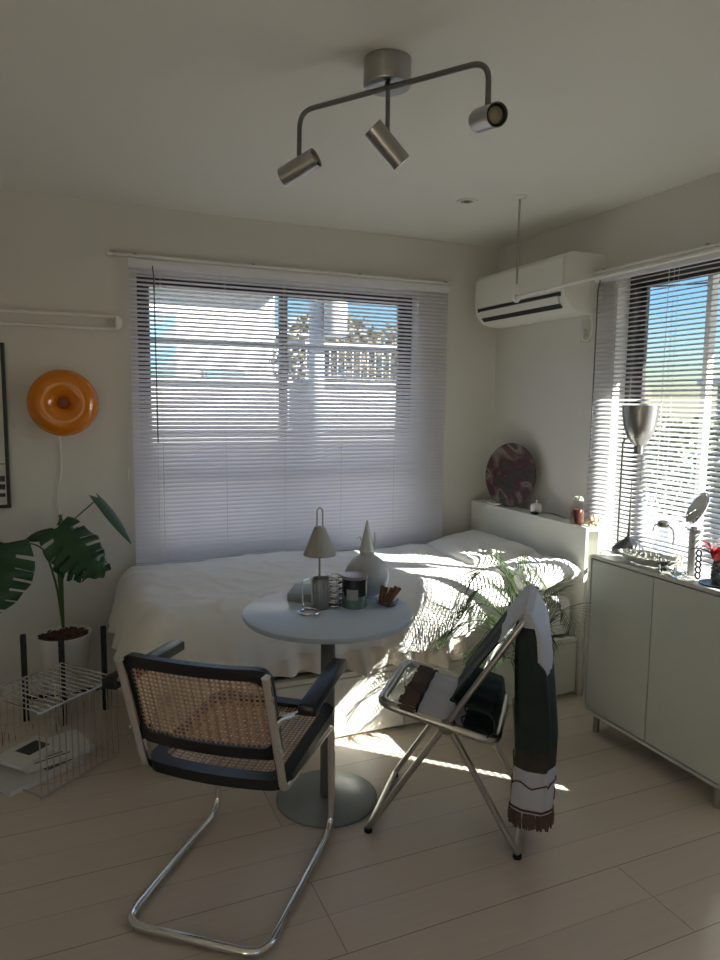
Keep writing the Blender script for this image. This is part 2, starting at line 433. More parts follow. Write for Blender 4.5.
tube(b, cp+[pts[-1]], .0032, 8); obj('power_cord', b, CORD, root, True)

root = empty('framed_poster', 'black framed pale graphic poster at the left edge of back wall', 'poster', (-.50, YB, 1.32))
b = BM(); w, hh = .27, .388
for a_, c_ in (((-w, -.03, -hh), (-w+.016, 0, hh)), ((w-.016, -.03, -hh), (w, 0, hh)), ((-w+.016, -.03, hh-.016), (w-.016, 0, hh)), ((-w+.016, -.03, -hh), (w-.016, 0, -hh+.016))): box(b, a_, c_, .001)
obj('frame', b, BLACK, root)
b = BM(); box(b, (-w+.016, -.012, -hh+.016), (w-.016, -.004, hh-.016)); pr = obj('print', b, PAPER, root)
b = BM()
for z0, z1, x0 in ((-.30, -.275, -.20), (-.262, -.235, -.14), (-.335, -.318, -.20)): box(b, (x0, -.0135, z0), (w-.022, -.012, z1))
box(b, (-.2, -.0135, -.18), (w-.02, -.012, -.176)); obj('printed_bars', b, INK, pr)

# ------------------------------------------------------------------ air conditioner
root = empty('air_conditioner', 'white wall mounted air conditioner above the bed headboard', 'air conditioner', (XR, 3.165, 1.90))
L_ = .395
prof = [(0, .29), (-.19, .29), (-.215, .284), (-.232, .265), (-.238, .22), (-.240, .11), (-.236, .085), (-.222, .052), (-.185, .018), (-.14, .003), (-.06, 0), (0, .01)]
def extr(bm, prof, y0, y1, mi=0):
    A = [bm.verts.new((x, y0, z)) for x, z in prof]; B = [bm.verts.new((x, y1, z)) for x, z in prof]
    n = len(prof)
    for i in range(n):
        bm.faces.new((A[i], A[(i+1) % n], B[(i+1) % n], B[i])).material_index = mi
    bm.faces.new(list(reversed(A))).material_index = mi; bm.faces.new(B).material_index = mi
b = BM(); extr(b, prof, -L_+.01, L_-.01); bmesh.ops.recalc_face_normals(b, faces=b.faces[:]); obj('body', b, ACM, root, True)
b = BM(); extr(b, [(-.2405, .100), (-.2405, .262), (-.247, .258), (-.249, .102)], -L_+.012, L_-.012); bmesh.ops.recalc_face_normals(b, faces=b.faces[:]); obj('front_panel', b, ACM, root, True)
b = BM(); extr(b, [(-.225, .080), (-.225, .098), (-.243, .098), (-.2395, .080)], -L_+.03, L_-.03); obj('air_slot', b, BLACKM, root)
b = BM(); extr(b, [(-.222, .048), (-.232, .080), (-.240, .082), (-.228, .045)], -L_+.05, L_-.05); bmesh.ops.recalc_face_normals(b, faces=b.faces[:]); obj('louver', b, ACM, root)
b = BM(); extr(b, [(-.205, .030), (-.222, .046), (-.2255, .041), (-.209, .024)], -L_+.05, L_-.05); obj('louver_gap', b, BLACKM, root)
for s in (-1, 1):
    b = BM(); extr(b, [(x*1.01, z) for x, z in prof], s*L_-.01 if s > 0 else -L_, s*L_ if s > 0 else -L_+.01); bmesh.ops.recalc_face_normals(b, faces=b.faces[:]); obj('end_panel', b, ACM, root, True)
# outlet for it
root = empty('wall_outlet', 'small cream wall outlet with plugged cord under the air conditioner', 'outlet', (XR, 2.875, 1.83))
b = BM(); box(b, (-.010, -.035, -.06), (0, .035, .06), .003); obj('cover_plate', b, P('cream_plate', (.62, .60, .50), .5), root)
b = BM(); box(b, (-.035, -.014, -.035), (-.010, .014, .005), .004); obj('plug', b, P('cream_plug', (.68, .67, .58), .5), root)
b = BM(); tube(b, fillet([(-.03, 0, -.03), (-.03, -.01, -.055), (-.02, -.045, -.05), (-.012, -.055, .02), (-.02, -.04, .085)], .03), .0035, 8); obj('cord', b, CORD, root, True)

# ------------------------------------------------------------------ ceiling items
root = empty('ceiling_spotlight', 'brushed steel ceiling light with three swivel spot heads on a bent bar', 'ceiling light', (.872, 1.862, ZC))
o = V(root.location)
b = BM(); lathe(b, [(0, 0), (.066, 0), (.067, -.066), (.064, -.070), (0, -.070)], (0, 0, 0), 40); obj('canopy', b, STEEL, root, True)
cb = V((.861, 1.832, 2.315))-o
eL = V((.690, 2.088, 2.315))-o; eR = V((1.028, 1.588, 2.315))-o
hL, hM, hR = V((.685, 2.078, 2.168))-o, cb+V((0, 0, -.135)), V((1.028, 1.588, 2.195))-o
b = BM(); tube(b, fillet([hL+V((0, 0, .018)), eL, eR, hR+V((0, 0, .018))], .05, 8), .0075, 12); obj('bent_bar', b, STEELD, root, True)
b = BM(); cyl(b, cb+V((.008, .02, .025)), cb+V((0, 0, .0)), .008, 12); cyl(b, cb, hM+V((0, 0, .02)), .0065, 12); obj('centre_stem', b, STEELD, root, True)
Rv, Uv, Kv = V((.918, -.395, 0)), V((0, 0, 1)), V((-.39, -.90, -.2))
for hp, d in ((hL, Rv*.82+Uv*.42+Kv*.38), (hM, Rv*-.62+Uv*.66+Kv*.25), (hR, Kv*.95+Rv*.22-Uv*.05)):
    d = d.normalized(); c = hp+V((0, 0, -.018)); r, L2 = .029, .062
    b = BM(); lathe(b, [(0, -L2), (r-.003, -L2), (r, -L2+.003), (r, L2), (r-.002, L2), (r-.003, L2-.008)], c, 28, axis=d); hd = obj('spot_head', b, STEEL, root, True)
    b = BM(); lathe(b, [(r-.003, L2-.008), (r*.72, L2-.008), (r*.72, L2-.012), (0, L2-.012)], c, 28, axis=d); obj('dark_ring', b, BLACKM, hd, True)
    b = BM(); lathe(b, [(r*.7, L2-.011), (r*.5, L2-.005), (0, L2-.003)], c, 24, axis=d); obj('bulb_face', b, BULB, hd, True)
    b = BM(); box(b, hp+V((-.006, -.006, -.006)), hp+V((.006, .006, .024)), .002); obj('pivot', b, STEELD, hd)
root = empty('downlight', 'small round recessed downlight in the ceiling near the corner', 'ceiling light', (1.795, 2.926, ZC))
b = BM(); lathe(b, [(.030, 0), (.048, 0), (.050, -.003), (.047, -.006), (.034, -.006), (.030, -.002)], (0, 0, 0), 32); obj('trim_ring', b, WHITE, root, True)
b = BM(); lathe(b, [(.033, -.003), (.02, -.001), (0, -.0005)], (0, 0, 0), 24); obj('reflector', b, STEEL, root, True)
b = BM(); lathe(b, [(.016, -.002), (.012, -.008), (0, -.010)], (0, 0, 0), 20); obj('bulb', b, BULB, root, True)
# hanging drying pole
def hanger(y, lab):
    root = empty('ceiling_hanger', lab, 'hanger', (1.972, y, ZC), group=None)
    b = BM(); lathe(b, [(0, 0), (.034, 0), (.034, -.004), (.028, -.010), (.010, -.014), (0, -.014)], (0, 0, 0), 24); obj('ceiling_mount', b, WHITE, root, True)
    b = BM(); cyl(b, (0, 0, -.012), (0, 0, -.40), .005, 10); obj('rod', b, STEEL, root, True)
    b = BM(); lathe(b, [(.007, -.395), (.010, -.405), (.010, -.425), (.006, -.432), (0, -.432)], (0, 0, 0), 14)
    tube(b, [V((.022*math.cos(a), 0, -.452+.022*math.sin(a))) for a in [2*PI*k/18 for k in range(18)]], .005, 8, closed=True); obj('ring_hook', b, WHITE, root, True)
    return root
hanger(2.757, 'thin ceiling rod with ring hook in front of the air conditioner')
root = empty('drying_pole', 'white indoor drying pole hung from ceiling rod in front of right window', 'pole', (1.972, 2.78, 1.948))
b = BM(); tube(b, [(0, 0, 0), (0, -1.7, .012)], .0070, 12); obj('pole', b, WHITEG, root, True)
b = BM(); lathe(b, [(0, -.012), (.011, -.012), (.012, .004), (.009, .012), (0, .014)], (0, 0, 0), 14, axis=(0, 1, 0)); obj('end_cap', b, WHITE, root, True)

# ------------------------------------------------------------------ bed
BX0, BX1, BY0, BY1 = .30, 2.33, 2.642, 3.62
root = empty('bed', 'white single bed with drawer base and tall box headboard under the lilac blind', 'bed', (1.3, 3.13, 0))
o = V(root.location)
def lbox(b, p, q, bev=.003): box(b, V(p)-o, V(q)-o, bev)
b = BM(); lbox(b, (BX0, BY0+.018, .02), (BX1, BY1, .285)); lbox(b, (BX0+.02, BY0+.03, 0), (BX1, BY1-.02, .03)); obj('base', b, BEDW, root)
b = BM(); lbox(b, (BX0, BY0, .280), (BX1, BY0+.03, .302), .002); obj('base_rim', b, BEDW, root)
for x0, x1 in ((BX0+.003, .775), (.78, 1.365), (1.37, 1.84), (1.845, BX1-.003)):
    b = BM(); lbox(b, (x0, BY0-.001, .022), (x1, BY0+.018, .276), .0015); obj('drawer_front', b, BEDW, root)
b = BM(); lbox(b, (BX0+.01, BY0+.03, .302), (BX1-.01, BY1-.01, .50), .04); obj('mattress', b, CLOTH, root, True)
HX0, HX1, HY0, HY1, HZ = 2.335, 2.432, 2.625, 3.66, .855
b = BM(); lbox(b, (HX0, HY0, 0), (HX0+.02, HY1, HZ-.02), .0015); obj('headboard_panel', b, BEDW, root)
b = BM(); lbox(b, (HX0, HY0, HZ-.02), (HX1, HY1, HZ), .0015); obj('headboard_top', b, BEDW, root)
b = BM(); lbox(b, (HX1-.02, HY0, 0), (HX1, HY1, HZ-.021), .0015); lbox(b, (HX0+.021, HY0+.07, 0), (HX1-.021, HY0+.088, HZ-.021), .001); lbox(b, (HX0+.021, HY1-.02, 0), (HX1-.021, HY1, HZ-.021), .001); obj('headboard_side', b, BEDW, root)

def N3(x, y, z=0, s=1.): return noise.noise(V((x*s, y*s, z*s)))
def drape(x0, x1, y0, y1, ztop, sheet, ox, oy, R, ripple, seed, hem=None, nx=150, ny=110, zf=None, soft=1.):
    """cloth lying on a box top and folding over its left (x0) and front (y0) edges"""
    def fn(u, v):
        a = (x0-ox)+(x1-x0+ox)*u; c = (y0-oy)+(y1-y0+oy)*v
        if hem: c = (y0-oy*hem(a))+(y1-y0+oy*hem(a))*v
        ex = max(0, x0+R-a); ey = max(0, y0+R-c); e = math.hypot(ex, ey)
        X, Y, Z = max(a, x0+R), max(c, y0+R), ztop
        if e > 0:
            q = R*PI/2
            if e < q: adv, dr = R*math.sin(e/R), R*(1-math.cos(e/R))
            else: adv, dr = R, R+(e-q)
            dx, dy = ex/e, ey/e
            k = min(1, max(0, (dr-.03)/.16))
            s = a-c if ex > 0 and ey > 0 else (a if ey > 0 else c)
            rp = ripple*k*(math.sin(s*34+3*N3(s, seed, 0, 3))+.7*math.sin(s*61+seed+2*N3(s, seed, 4, 5))+1.2*N3(a, c, seed, 6))
            adv += rp+.03*k
            X -= adv*dx; Y -= adv*dy; Z -= dr
        wob = .020*N3(a, c, seed, 2.2)+.007*N3(a*1.3+c, c-a*.5, seed+9, 6)
        calm = 1-.6*max(0, min(1, (a-1.2)/.25)); soft_ = soft*calm
        Z += (.024 if zf else .004)*math.sin(13*(c-.42*a)+2.5*N3(a, c, seed+1, 2))*max(0, min(1, (1.45-a)/.4))*max(0, min(1, (3.35-c)/.4))
        r = N3(a+.3*c, c*1.4, seed+3, 5); ridg = (1-abs(r)*2.2); Z += soft_*(wob*1.3+.012*max(0, ridg)**3)
        r2 = N3(a*.8-c, c+a*.6, seed+5, 9); Z += soft_*.006*max(0, 1-abs(r2)*2.5)**2
        if zf: Z += zf(a, c)
        return V((X, Y, Z))
    b = BM(); grid(b, nx, ny, fn); solidify(b, .008); return b
def puff(a, c):
    w = max(0, min(1, (a-.12)/.22))*max(0, min(1, (c-2.62)/.2)); w = w*w*(3-2*w)
    return w*(.072+.012*math.sin(a*4.2+1)*math.sin(c*5))+w*.035*math.exp(-((a-1.86)/.09)**2-((c-3.45)/.12)**2)
b = drape(.235, 2.06, 2.63, 3.60, .535, None, .15, .30, .08, .017, 2.2, hem=lambda a: .33+.30*max(0, min(1, (.85-a)/.45))+.09*math.sin(a*5.5+.4)+.03*math.sin(a*14), zf=lambda a, c: puff(a, c), soft=.62)
tag(obj('duvet', b, CLOTH, None, True), 'puffy crumpled white duvet spread over the bed behind round table', 'duvet')
b = drape(.30, 1.95, 2.630, 3.50, .500, None, .08, .30, .035, .030, 7.7, hem=lambda a: .57+.07*math.sin(a*5+.6)+.035*math.sin(a*13), soft=.3, nx=170, ny=70)
tag(obj('bed_sheet', b, SHEET, None, True), 'creased cream sheet hanging below the duvet over white bed base', 'sheet')
def pillow(name, label, c, L, W, H, rz, rx, seed):
    b = BM()
    def side(sgn):
        def fn(u, v):
            x, y = (u*2-1), (v*2-1)
            e = (1-abs(x)**4)*(1-abs(y)**4)
            h = H*.5*max(0, e)**.45
            px = x*L*.5*(1-.05*(1-abs(y))**1); py = y*W*.5*(1-.05*(1-abs(x)))
            z = sgn*h*(1+.14*N3(x, y, seed+sgn, 2.2))+.01*N3(x, y, seed, 4)
            return V((px, py, z))
        grid(b, 34, 26, fn)
    side(1); side(-1)
    bmesh.ops.remove_doubles(b, verts=b.verts[:], dist=.0015); bmesh.ops.recalc_face_normals(b, faces=b.faces[:])
    ob = obj(name, b, CLOTH, None, True, loc=c); ob.rotation_euler = (rx[0], rx[1], rz)
    return tag(ob, label, 'pillow')
pillow('pillow', 'plump white pillow against the headboard nearest the back wall', (2.13, 3.27, .625), .40, .62, .13, 0, (0, -.16, 0), 1)
pillow('pillow', 'white pillow with striped sun shadows nearest the sideboard', (2.14, 2.785, .612), .35, .34, .13, .06, (-.06, -.14, 0), 5)

# ------------------------------------------------------------------ things on the headboard
TOP = HZ
b = BM(); lathe(b, [(0, 0), (.10, .002), (.155, .010), (.182, .024), (.186, .028), (.180, .030), (.150, .018), (.10, .010), (0, .008)], (0, 0, 0), 48)
pl = obj('marbled_plate', b, MARBLE, None, True, loc=(2.414, 3.345, TOP+.185)); pl.rotation_euler = (0, -PI/2+.10, .26)
tag(pl, 'large round dark marbled plate leaning on wall above the headboard', 'plate')
b = BM(); lathe(b, [(0, 0), (.03, 0), (.055, .012), (.060, .017), (.05, .012), (.028, .005), (0, .005)], (0, 0, 0), 32, sx=.55, sy=1.25)
tag(obj('small_dish', b, WHITEG, None, True, loc=(2.352, 3.44, TOP)), 'small shallow white dish below the marbled plate', 'dish')
root = empty('lidded_pot', 'tiny white lidded pot with a thin dark cable on headboard', 'pot', (2.392, 3.09, TOP))
b = BM(); lathe(b, [(0, 0), (.026, 0), (.032, .01), (.032, .040), (.028, .046)], (0, 0, 0), 24); obj('body', b, WHITEG, root, True)
b = BM(); lathe(b, [(.030, .044), (.024, .052), (.006, .056), (.004, .066), (.006, .072), (0, .075)], (0, 0, 0), 24); obj('lid', b, WHITEG, root, True)
b = BM(); tube(b, fillet([(-.028, -.03, .008), (-.02, -.07, .012), (.01, -.13, .02), (.02, -.22, .004)], .04), .0022, 6); obj('cable', b, BLACKM, root, True)
b = BM(); box(b, (-.05, -.05, 0), (-.02, -.015, .014), .003); obj('cable_plug', b, BLACKM, root)
root = empty('glass_jar', 'glass jar of dark red dried petals at the headboard end', 'jar', (2.378, 2.74, TOP))
b = BM(); lathe(b, [(0, 0), (.034, 0), (.037, .004), (.037, .085), (.028, .098), (.026, .115), (.028, .120)], (0, 0, 0), 24); obj('glass', b, pane_mat('jar_glass', (.9, .88, .84)), root, True)
b = BM(); lathe(b, [(0, .004), (.030, .004), (.031, .06), (.022, .075), (0, .078)], (0, 0, 0), 18); obj('petals', b, AMBER, root, True)
b = BM(); lathe(b, [(.026, .118), (.027, .123), (.018, .138), (0, .142)], (0, 0, 0), 18); obj('stopper', b, P('pale_green_stopper', (.55, .60, .42), .4), root, True)
b = BM()
for k in range(5):
    a = k*.9; tube(b, [(-.01*k, -.03+.014*k, .006+.006*(k % 2)), (.012-.006*k, .01*math.sin(a), .026+.008*(k % 3)), (.03, .02*math.cos(a), .052-.006*k)], [.006, .008, .004], 7)
tag(obj('driftwood', b, WOODL, None, True, loc=(2.395, 2.655, TOP)), 'pale tangle of driftwood at the corner of headboard', 'driftwood')

# ------------------------------------------------------------------ sideboard
SX0, SX1, SY0, SY1, SZ0, SZ1 = 2.119, 2.432, 1.615, 2.352, .10, .80
root = empty('sideboard', 'putty grey metal sideboard with two plain doors under right window', 'cabinet', (2.3, 1.98, 0)); o = V(root.location)
b = BM(); lbox(b, (SX0+.018, SY0+.004, SZ0+.004), (SX1, SY1-.004, SZ1-.004), .02); obj('body', b, CAB, root, True)
b = BM()
def rrect(y0, y1, z0, z1, r, n=6):
    pts = []
    for cy, cz, a0 in ((y1-r, z1-r*.3, 0), (y0+r, z1-r*.3, 90), (y0+r, z0+r, 180), (y1-r, z0+r, 270)):
        rz = r*.3 if cz > (z0+z1)/2 else r
        for k in range(n+1):
            a = math.radians(a0+90*k/n); pts.append((cy+r*math.cos(a) if rz == r else cy+r*.7+r*.3*math.cos(a) if a0 == 0 else cy-r*.7+r*.3*math.cos(a), cz+rz*math.sin(a)))
    return pts
outer = rrect(SY0, SY1, SZ0-.012, SZ1, .045); inner = rrect(SY0+.012, SY1-.012, SZ0, SZ1-.014, .035)
for A_, B_ in ((SX0, SX1),):
    n = len(outer)
    Vo = [[b.verts.new(V((x, y, z))-o) for y, z in outer] for x in (A_, B_)]; Vi = [[b.verts.new(V((x, y, z))-o) for y, z in inner] for x in (A_, B_)]
    for i in range(n):
        j = (i+1) % n
        b.faces.new((Vo[0][i], Vo[0][j], Vo[1][j], Vo[1][i])); b.faces.new((Vi[0][i], Vi[1][i], Vi[1][j], Vi[0][j]))
        b.faces.new((Vo[0][i], Vi[0][i], Vi[0][j], Vo[0][j])); b.faces.new((Vo[1][i], Vo[1][j], Vi[1][j], Vi[1][i]))
bmesh.ops.recalc_face_normals(b, faces=b.faces[:]); obj('outer_frame', b, CABL, root, True)
for y0, y1 in ((SY0+.017, 1.9895), (1.9935, SY1-.017)):
    b = BM(); lbox(b, (SX0+.002, y0, SZ0+.006), (SX0+.016, y1, SZ1-.02), .0015); obj('door', b, CAB, root)
for x in (SX0+.035, SX1-.04):
    for y in (SY0+.055, SY1-.055):
        b = BM(); cyl(b, V((x, y, 0))-o, V((x, y, SZ0-.01))-o, .014, 16); obj('leg', b, STEEL, root, True)
ST = SZ1
# floor lamp standing behind the sideboard end
root = empty('floor_lamp', 'slim steel uplighter lamp with metal bell shade before the sunlit blind', 'lamp', (2.39, 2.475, 0))
b = BM(); lathe(b, [(0, 0), (.085, 0), (.085, .010), (.02, .016), (0, .016)], (0, 0, 0), 32); obj('base', b, STEEL, root, True)
b = BM(); tube(b, fillet([(0, 0, .012), (0, -.004, 1.30), (0, -.09, 1.305)], .035, 8), .0045, 10); obj('stem', b, STEELD, root, True)
b = BM(); lathe(b, [(0, 1.235), (.019, 1.235), (.020, 1.24), (.020, 1.272), (.030, 1.28), (.050, 1.305), (.064, 1.34), (.073, 1.38), (.078, 1.42), (.079, 1.452), (.076, 1.452), (.070, 1.378), (.060, 1.34), (.03, 1.29), (0, 1.285)], (0, -.10, 0), 40); obj('bell_shade', b, STEEL, root, True)
# metal dome with tall spike
root = empty('metal_bell', 'grey metal dome with long thin spike on the sideboard corner', 'ornament', (2.305, 2.318, ST))
b = BM(); lathe(b, [(.068, 0), (.070, .006), (.064, .024), (.046, .044), (.020, .060), (.008, .075), (0, .078)], (0, 0, 0), 36); obj('dome', b, STEELD, root, True)
b = BM(); lathe(b, [(.009, .07), (.0055, .12), (.003, .22), (.0022, .335), (0, .34)], (0, 0, 0), 14); obj('spike', b, STEELD, root, True)
# glass jug
root = empty('glass_jug', 'small clear jug with dark wire handle behind the fluted bowl', 'jug', (2.385, 2.205, ST))
b = BM(); lathe(b, [(0, 0), (.036, 0), (.040, .01), (.036, .05), (.022, .085), (.019, .12), (.024, .135)], (0, 0, 0), 28); obj('body', b, pane_mat('jug_glass', (.82, .86, .90), 1.5), root, True)
b = BM(); lathe(b, [(.019, .130), (.025, .134), (.024, .150), (.012, .158), (0, .158)], (0, 0, 0), 20); obj('cap', b, STEELD, root, True)
b = BM(); tube(b, fillet([(0, -.02, .142), (0, -.052, .13), (0, -.062, .09), (0, -.055, .06)], .02), .003, 8); tube(b, fillet([(0, .02, .142), (0, .048, .132), (0, .056, .10)], .02), .0025, 8); obj('handle', b, STEELD, root, True)
# fluted bowl
root = empty('fluted_bowl', 'oval silver fluted bowl full of beads on the sideboard', 'bowl', (2.200, 2.105, ST), .08)
b = BM()
def fl(u, v):
    a = 2*PI*u; fl_ = 1+.05*math.cos(a*16)*v
    rx, ry = (.034+.040*v**.8)*fl_, (.075+.060*v**.8)*fl_
    return V((rx*math.cos(a), ry*math.sin(a), .004+.036*v**1.5))
grid(b, 96, 8, fl); bmesh.ops.remove_doubles(b, verts=b.verts[:], dist=1e-5); solidify(b, .003); obj('bowl', b, P('silver_bowl', (.78, .78, .70), .4, .35), root, True)
b = BM(); rnd = random.Random(11)
for k in range(80):
    a = rnd.uniform(0, 6.283); q = rnd.random()**.5
    bmesh.ops.create_icosphere(b, subdivisions=1, radius=rnd.uniform(.005, .008), matrix=Matrix.Translation((.048*q*math.cos(a), .105*q*math.sin(a), .030+rnd.uniform(-.004, .007))))
tag_ = obj('beads', b, BEADS, root, True); tag_['kind'] = 'stuff'
# crystal dish, striped cup
for nm, lab, loc, r, h in (('crystal_dish', 'low clear crystal dish in front of the vanity mirror column', (2.172, 1.975, ST), .034, .028), ('crystal_ashtray', 'squat clear crystal ashtray at front edge beside mirror column', (2.155, 1.905, ST), .030, .022)):
    b = BM(); lathe(b, [(0, 0), (r*.8, 0), (r, h*.3), (r*1.05, h), (r*.85, h), (r*.7, h*.35), (0, h*.3)], (0, 0, 0), 12)
    tag(obj(nm, b, GLS, None, False, loc=loc), lab, 'dish')
root = empty('striped_cup', 'small white and amber striped cup behind the crystal dish', 'cup', (2.285, 2.035, ST))
b = BM(); lathe(b, [(0, 0), (.020, 0), (.026, .045), (.024, .045), (.018, .003), (0, .003)], (0, 0, 0), 24); cu = obj('body', b, WHITEG, root, True)
b = BM()
for k in range(8):
    a = 2*PI*k/8; b_ = [V((.0215*math.cos(a), .0215*math.sin(a), .005)), V((.0268*math.cos(a), .0268*math.sin(a), .044))]; cyl(b, b_[0], b_[1], .0022, 5)
obj('stripes', b, P('amber_stripe', (.6, .42, .2), .4), cu)
# vanity mirror
root = empty('vanity_mirror', 'tilted round vanity mirror on a pale grey column stand', 'mirror', (2.232, 1.908, ST))
b = BM(); lathe(b, [(0, 0), (.021, 0), (.021, .168), (.018, .172), (0, .172)], (0, 0, 0), 28); obj('column', b, P('frosted_column', (.66, .67, .66), .35), root, True)
d = V((-.80, .45, .45)).normalized(); cc = V((.004, 0, .262))
b = BM(); cyl(b, (0, 0, .17), (0, .006, .19), .012, 14); lathe(b, [(0, .176), (.030, .176), (.030, .182), (0, .182)], (0, 0, 0), 24); obj('neck', b, STEEL, root, True)
b = BM(); lathe(b, [(0, -.006), (.064, -.006), (.069, 0), (.066, .006), (.060, .004)], cc, 40, axis=d); rm = obj('rim', b, CHROME, root, True)
b = BM(); lathe(b, [(.061, .0045), (0, .0045)], cc, 40, axis=d); obj('mirror_glass', b, P('mirror_silver', (.92, .93, .92), .02, 1), rm)
# chain of dark rings
b = BM()
for k in range(5):
    z = .013+k*.0215; tube(b, [V((.0, .0105*math.cos(t), z+.0115*math.sin(t))) for t in [2*PI*i/16 for i in range(16)]], .0034, 7, closed=True)
tag(obj('ring_ornament', b, BLACK, None, True, loc=(2.20, 1.858, ST)), 'upright stack of small black rings beside the mirror column', 'ornament')
# tray, vase, flower
b = BM(); lathe(b, [(0, 0), (.062, 0), (.066, .006), (.063, .006), (.058, .003), (0, .003)], (0, 0, 0), 36)
tag(obj('round_tray', b, BLACK, None, True, loc=(2.200, 1.765, ST)), 'thin round black tray under the knobbly grey vase', 'tray')
root = empty('knobbly_vase', 'dark grey knobbly vase standing on the round black tray', 'vase', (2.205, 1.765, ST+.004))
b = BM()
def kv(u, v):
    a = 2*PI*u; r = .030*(1-.25*abs(v-.45)**1.5*2)+.005*math.sin(a*7+(v*9)*(1))*math.sin(v*22)
    return V((r*math.cos(a), r*math.sin(a), .085*v))
grid(b, 42, 24, kv); bmesh.ops.remove_doubles(b, verts=b.verts[:], dist=1e-5); solidify(b, -.003)
obj('body', b, GREYN, root, True)
b = BM(); lathe(b, [(0, .002), (.018, .002), (.018, .006), (0, .006)], (0, 0, 0), 16); obj('base_disc', b, GREYN, root, True)
root = empty('red_flower', 'red bloom with dark red leaves in the knobbly vase', 'flower', (2.205, 1.765, ST+.010))
b = BM()
for k in range(14):
    a = k*2.4; q = .010+.0016*k; grid(b, 4, 4, lambda u, v: V((math.cos(a)*(q+.012*u)+(v-.5)*.03*math.sin(a), math.sin(a)*(q+.012*u)-(v-.5)*.03*math.cos(a), .088+.030*u-.001*k+.012*(1-(2*v-1)**2))))
obj('petals', b, RED, root, True)
b = BM()
for a, L2, up in ((1.7, .12, .06), (2.1, .11, .035), (1.35, .10, .03), (2.7, .09, .05), (4.6, .1, .05)):
    grid(b, 10, 4, lambda u, v: V((math.cos(a)*L2*u+(v-.5)*.028*math.sin(PI*min(1, u*1.02)**.7)*-math.sin(a), math.sin(a)*L2*u+(v-.5)*.028*math.sin(PI*min(1, u*1.02)**.7)*math.cos(a), .078+up*math.sin(u*2.2)+.006*abs(v-.5))))
obj('leaves', b, REDD, root, True)
b = BM(); cyl(b, (0, 0, .002), (0, 0, .098), .003, 8); obj('stem', b, STEM, root, True)

# ------------------------------------------------------------------ round table
TX, TY, TZ = .856, 2.258, .712
root = empty('round_table', 'small round blue grey pedestal table in front of the bed', 'table', (TX, TY, 0))
b = BM(); lathe(b, [(0, TZ-.026), (.270, TZ-.026), (.298, TZ-.020), (.303, TZ-.010), (.302, TZ-.002), (.299, TZ), (0, TZ)], (0, 0, 0), 72); obj('tabletop', b, TABLEM, root, True)
b = BM(); cyl(b, (0, 0, .010), (0, 0, TZ-.026), .026, 28); lathe(b, [(0, TZ-.034), (.10, TZ-.034), (.10, TZ-.027), (0, TZ-.027)], (0, 0, 0), 30); obj('pole', b, TABLEP, root, True)
b = BM(); lathe(b, [(0, 0), (.184, 0), (.185, .008), (.180, .012), (.03, .016), (0, .016)], (0, 0, 0), 60); obj('base_plate', b, TABLEB, root, True)

b = BM(); box(b, (-.10, -.075, 0), (.10, .075, .030), .004)
ob = obj('slab_box', b, P('grey_slab', (.34, .36, .37), .5), None, True, loc=(.875, 2.432, TZ)); ob.rotation_euler = (0, 0, -.5); tag(ob, 'flat grey box lying at the back of round table under lamp', 'box')
root = empty('table_lamp', 'small cordless lamp with cone shade and steel carry loop', 'lamp', (.893, 2.452, TZ+.030))
b = BM(); lathe(b, [(0, 0), (.034, 0), (.034, .008), (.006, .012), (0, .012)], (0, 0, 0), 28); obj('base', b, STEEL, root, True)
b = BM(); cyl(b, (0, 0, .01), (0, 0, .24), .0042, 12); obj('stem', b, STEEL, root, True)
b = BM(); lathe(b, [(.062, .128), (.063, .130), (.022, .232), (.020, .236), (0, .236), (0, .233), (.018, .232), (.060, .129)], (0, 0, 0), 44); obj('cone_shade', b, SHADE, root, True)
b = BM(); tube(b, fillet([(-.011, 0, .236), (-.011, 0, .30), (0, 0, .312), (.011, 0, .30), (.011, 0, .236)], .012), .0034, 8); obj('carry_loop', b, CHROME, root, True); root.rotation_euler = (0, 0, -.4)
root = empty('ball_vase', 'grey ball vase holding a tall pointed pale glass stopper', 'vase', (1.058, 2.378, TZ))
b = BM(); R_ = .085
lathe(b, [(0, 0), (.035, 0)]+[(R_*math.sin(t), .079-R_*math.cos(t)) for t in [.46+k*.115 for k in range(20)]]+[(.028, .162), (.028, .176), (.024, .176), (.022, .160)], (0, 0, 0), 44); obj('body', b, VASEM, root, True)
b = BM(); lathe(b, [(.024, .166), (.030, .176), (.026, .19), (.012, .255), (.004, .292), (0, .296)], (0, 0, 0), 28); obj('pointed_stopper', b, VASEC, root, True)
b = BM(); tube(b, [(.015, -.01, .17), (.028, -.012, .21), (.026, -.01, .25)], [.006, .005, .002], 8); tube(b, [(-.015, 0, .19), (-.03, 0, .235), (-.045, .0, .225)], [.003, .002, .001], 6); obj('sprig', b, VASEC, root, True)
root = empty('steel_cup', 'straight steel cup with fine vertical ribs on round table', 'cup', (.842, 2.300, TZ))
b = BM(); lathe(b, [(0, 0), (.029, 0), (.031, .004), (.031, .108), (.029, .110), (.028, .106), (.028, .01), (0, .01)], (0, 0, 0), 36); obj('body', b, STEEL, root, True)
b = BM()
for k in range(12): a = 2*PI*k/12; cyl(b, (.0312*math.cos(a), .0312*math.sin(a), .02), (.0312*math.cos(a), .0312*math.sin(a), .092), .0013, 6)
obj('ribs', b, CHROME, root, True)
root = empty('wire_holder', 'chrome wire holder with ring foot at table front left', 'holder', (.782, 2.252, TZ))
b = BM(); tube(b, [V((.037*math.cos(t), .037*math.sin(t), .004)) for t in [2*PI*i/36 for i in range(36)]], .0036, 8, closed=True); obj('ring_foot', b, CHROME, root, True)
